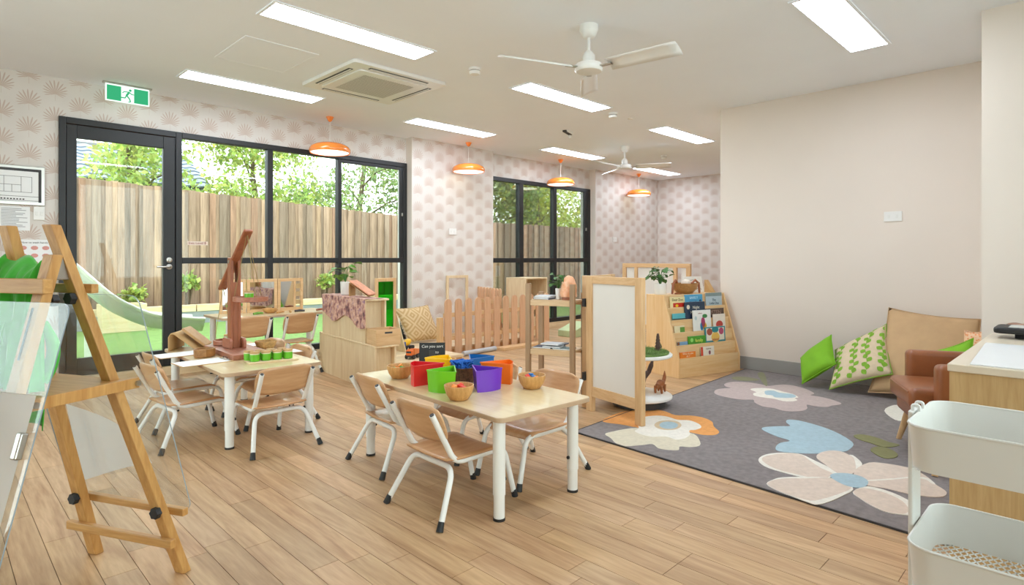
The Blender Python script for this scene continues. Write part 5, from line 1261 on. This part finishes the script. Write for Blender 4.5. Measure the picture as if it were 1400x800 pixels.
def tree(label, x, y, h, spread, n, size, mat, seed, name='garden_tree', lean=0, low=1.4, base=0):
    t = thing(name, label, 'tree', (x, y, base), 0, 'trees behind the fences'); rg = random.Random(seed)
    g = G(); top = Vector((lean, 0, h * .8)); pts = [Vector((0, 0, -.009))] + [Vector((lean * k / 4 + rg.uniform(-.1, .1), rg.uniform(-.1, .1), h * .8 * k / 4)) for k in range(1, 5)]
    g.tube(pts, [.11, .095, .08, .06, .03], 8); g.build('trunk', MBK, t, smooth=60)
    cen = []
    for k in range(11):
        f = rg.uniform(.35, .95); a = rg.uniform(0, 6.28); q = rg.uniform(.4, 1) * spread
        st = pts[min(3, int(f * 4))].lerp(pts[min(4, int(f * 4) + 1)], (f * 4) % 1)
        e = Vector((st.x + q * math.cos(a), st.y + q * math.sin(a), max(low, st.z + rg.uniform(.0, 1.0))))
        mid = st.lerp(e, .5) + Vector((0, 0, .15)); br = G().tube([st, mid, e], [.035, .022, .008], 6); br.build('branch', MBK, t, smooth=60)
        for p in (mid, e, e + Vector((rg.uniform(-.5, .5), rg.uniform(-.5, .5), rg.uniform(-.3, .4)))): cen.append((p, rg.uniform(.35, .6) * spread * .55 + .15))
    f = G(); leaf_cloud(f, cen, n, size, rg); f.build('foliage', mat, t, kind='stuff')
    return t
tree('light green leafy tree overhanging the fence behind the glass door', 3.1, 14.6, 4.8, 1.5, 2600, .13, ML1, 11, low=2.6)
tree('light green tree behind the fence, seen through the wide window', 5.9, 15.0, 5.4, 1.8, 6500, .12, ML1, 12, low=2.6)
tree('tall grey trunked tree behind the fence, leaning right', 8.4, 15.0, 6.2, 2.0, 6000, .11, ML2, 13, lean=.8, low=2.6)
tree('fine leaved tree behind the fence by the window corner', 10.9, 14.4, 5.6, 2.0, 7000, .1, ML2, 14, low=2.4)
tree('dense dark tree behind the far window', 11.2, 12.4, 4.8, 1.5, 6500, .12, ML2, 15, low=1.7)
tree('bright lime green tree behind the far window', 13.6, 12.4, 4.6, 1.8, 8000, .12, ML3, 16, low=1.5)
tree('bare branched grey tree at the edge of the far window', 16.2, 12.2, 5.0, 1.6, 4500, .12, ML3, 17, low=1.7)
for k, (x, hh) in enumerate(((2.5, .55), (3.35, .9), (4.4, .6), (6.0, .8))):
    t = thing('garden_shrub', ('young shrub in the mulch bed at the fence foot beyond the ' + ('glass door', 'balance scale', 'folding mirror', 'stepped shelf unit')[k]), 'shrub', (x, 11.55, .221), 0, 'shrubs along the fence'); rg = random.Random(50 + k)
    g = G(); [g.tube([(0, 0, 0), (rg.uniform(-.15, .15), rg.uniform(-.1, .1), hh * rg.uniform(.5, .9))], [.012, .005], 5) for q in range(5)]; g.build('stems', MBK, t)
    f = G(); leaf_cloud(f, [(Vector((0, -.02, hh * .55)), .19)], 180, .1, rg); f.build('foliage', ML1, t, kind='stuff')
# neighbour's tiled roof
NB = thing('neighbour_house', 'neighbouring house with grey blue tiled roof behind the fence', 'house', (0, 17.6, .15))
G().box(-2, 5.6, .3, 4, -.159, 2.95).build('wall', P('brick_wall', '9a8a7a', .9), NB)
MRT = P('roof_tile', '7d8594', .7, .12, 4, tint=True); sl = math.atan2(1.35, 2.8)
G().add([(-2.1, 0, 2.93), (5.7, 0, 2.93), (5.7, 2.9, 4.33), (-2.1, 2.9, 4.33), (-2.1, 0, 2.85), (5.7, 0, 2.85), (5.7, 2.9, 4.25), (-2.1, 2.9, 4.25)], [(0,1,2,3), (7,6,5,4), (0,4,5,1), (1,5,6,2), (2,6,7,3), (3,7,4,0)]).build('roof_deck', M_ink, NB)
tm = []
for q in range(3):
    n = 7; vs = []; rg = random.Random(q)
    for i in range(n):
        xx = .34 * i / (n - 1); zz = .035 * (.5 - .5 * math.cos(2 * math.pi * i / (n - 1)))
        vs += [(xx, 0, zz + .045), (xx, .36, zz + .005), (xx, 0, zz + .0)]
    g = G(); g.add(vs, [(i*3, (i+1)*3, (i+1)*3+1, i*3+1) for i in range(n-1)] + [(i*3+2, (i+1)*3+2, (i+1)*3, i*3) for i in range(n-1)])
    me = g.mesh('roof_tile', MRT, smooth=40); v = .85 + .13 * q; tint_mesh(me, (v, v, v)); tm.append(me)
rg = random.Random(1)
for r in range(9):
    for c in range(23):
        o = bpy.data.objects.new('roof_tile', tm[rg.randrange(3)]); col.objects.link(o); o.parent = NB
        o.location = (-2.1 + .34 * c + .0, -.03 + .31 * r * math.cos(sl), 2.945 + .31 * r * math.sin(sl)); o.rotation_euler = (sl, 0, 0)
# play slide outside the door
SL = thing('play_slide', 'pale grey plastic play slide outside the glass door', 'slide', (0, 7.9, 0))
MSL = P('slide_plastic', 'd3d3ca', .35, .03)
def ch(s):
    K = [(.62, 1.36), (.9, 1.16), (1.175, .87), (1.477, .545), (1.837, .335), (2.1, .295), (2.4, .25)]
    x = .62 + 1.78 * s; q = 0
    for d in (-.1, -.05, 0, .05, .1):
        xx = min(2.399, max(.621, x + d)); i = max(j for j in range(6) if K[j][0] <= xx); f = (xx - K[i][0]) / (K[i+1][0] - K[i][0]); q += K[i][1] * (1-f) + K[i+1][1] * f
    return (x, q / 5)
def chute(u, v):
    x, z = ch(u); a = (v - .5) * 2; side = max(0, abs(a) - .55) / .45
    return (x, a * .24, z + .14 * side ** 1.5)
o = G().grid(chute, 30, 14).build('chute', MSL, SL, smooth=60); o.modifiers.new('t', 'SOLIDIFY').thickness = .012
for s in (-1, 1): G().tube([(ch(k/24)[0], s*.245, ch(k/24)[1] + .145) for k in range(25)], .022, 8).build('side_rim', P('slide_rim', 'e8e6dc', .35) if 'slide_rim' not in MATS else MATS['slide_rim'], SL, smooth=60)
for x in (.66,): 
    for s in (-1, 1): G().box(x - .04, x + .04, s*.2 - .03, s*.2 + .03, -.01, 1.1).build('support_post', MATS['lime_cotton'], SL, bevel=.01)
for x, z in ((1.3, .5), (2.2, .24)): G().box(x - .03, x + .03, -.2, .2, -.009, z).build('support_block', MSL, SL, bevel=.01)
t = thing('planter_box', 'small timber framed planter by the fence', 'planter', (2.2, 10.9, 0))
for a in ((-.3, .3, -.2, -.17), (-.3, .3, .17, .2), (-.3, -.27, -.17, .17), (.27, .3, -.17, .17)): G().box(*a, -.01, .42).build('side_board', M_birch_x, t, bevel=.004)
G().box(-.27, .27, -.17, .17, .33, .36).build('soil', MATS['mulch'], t)
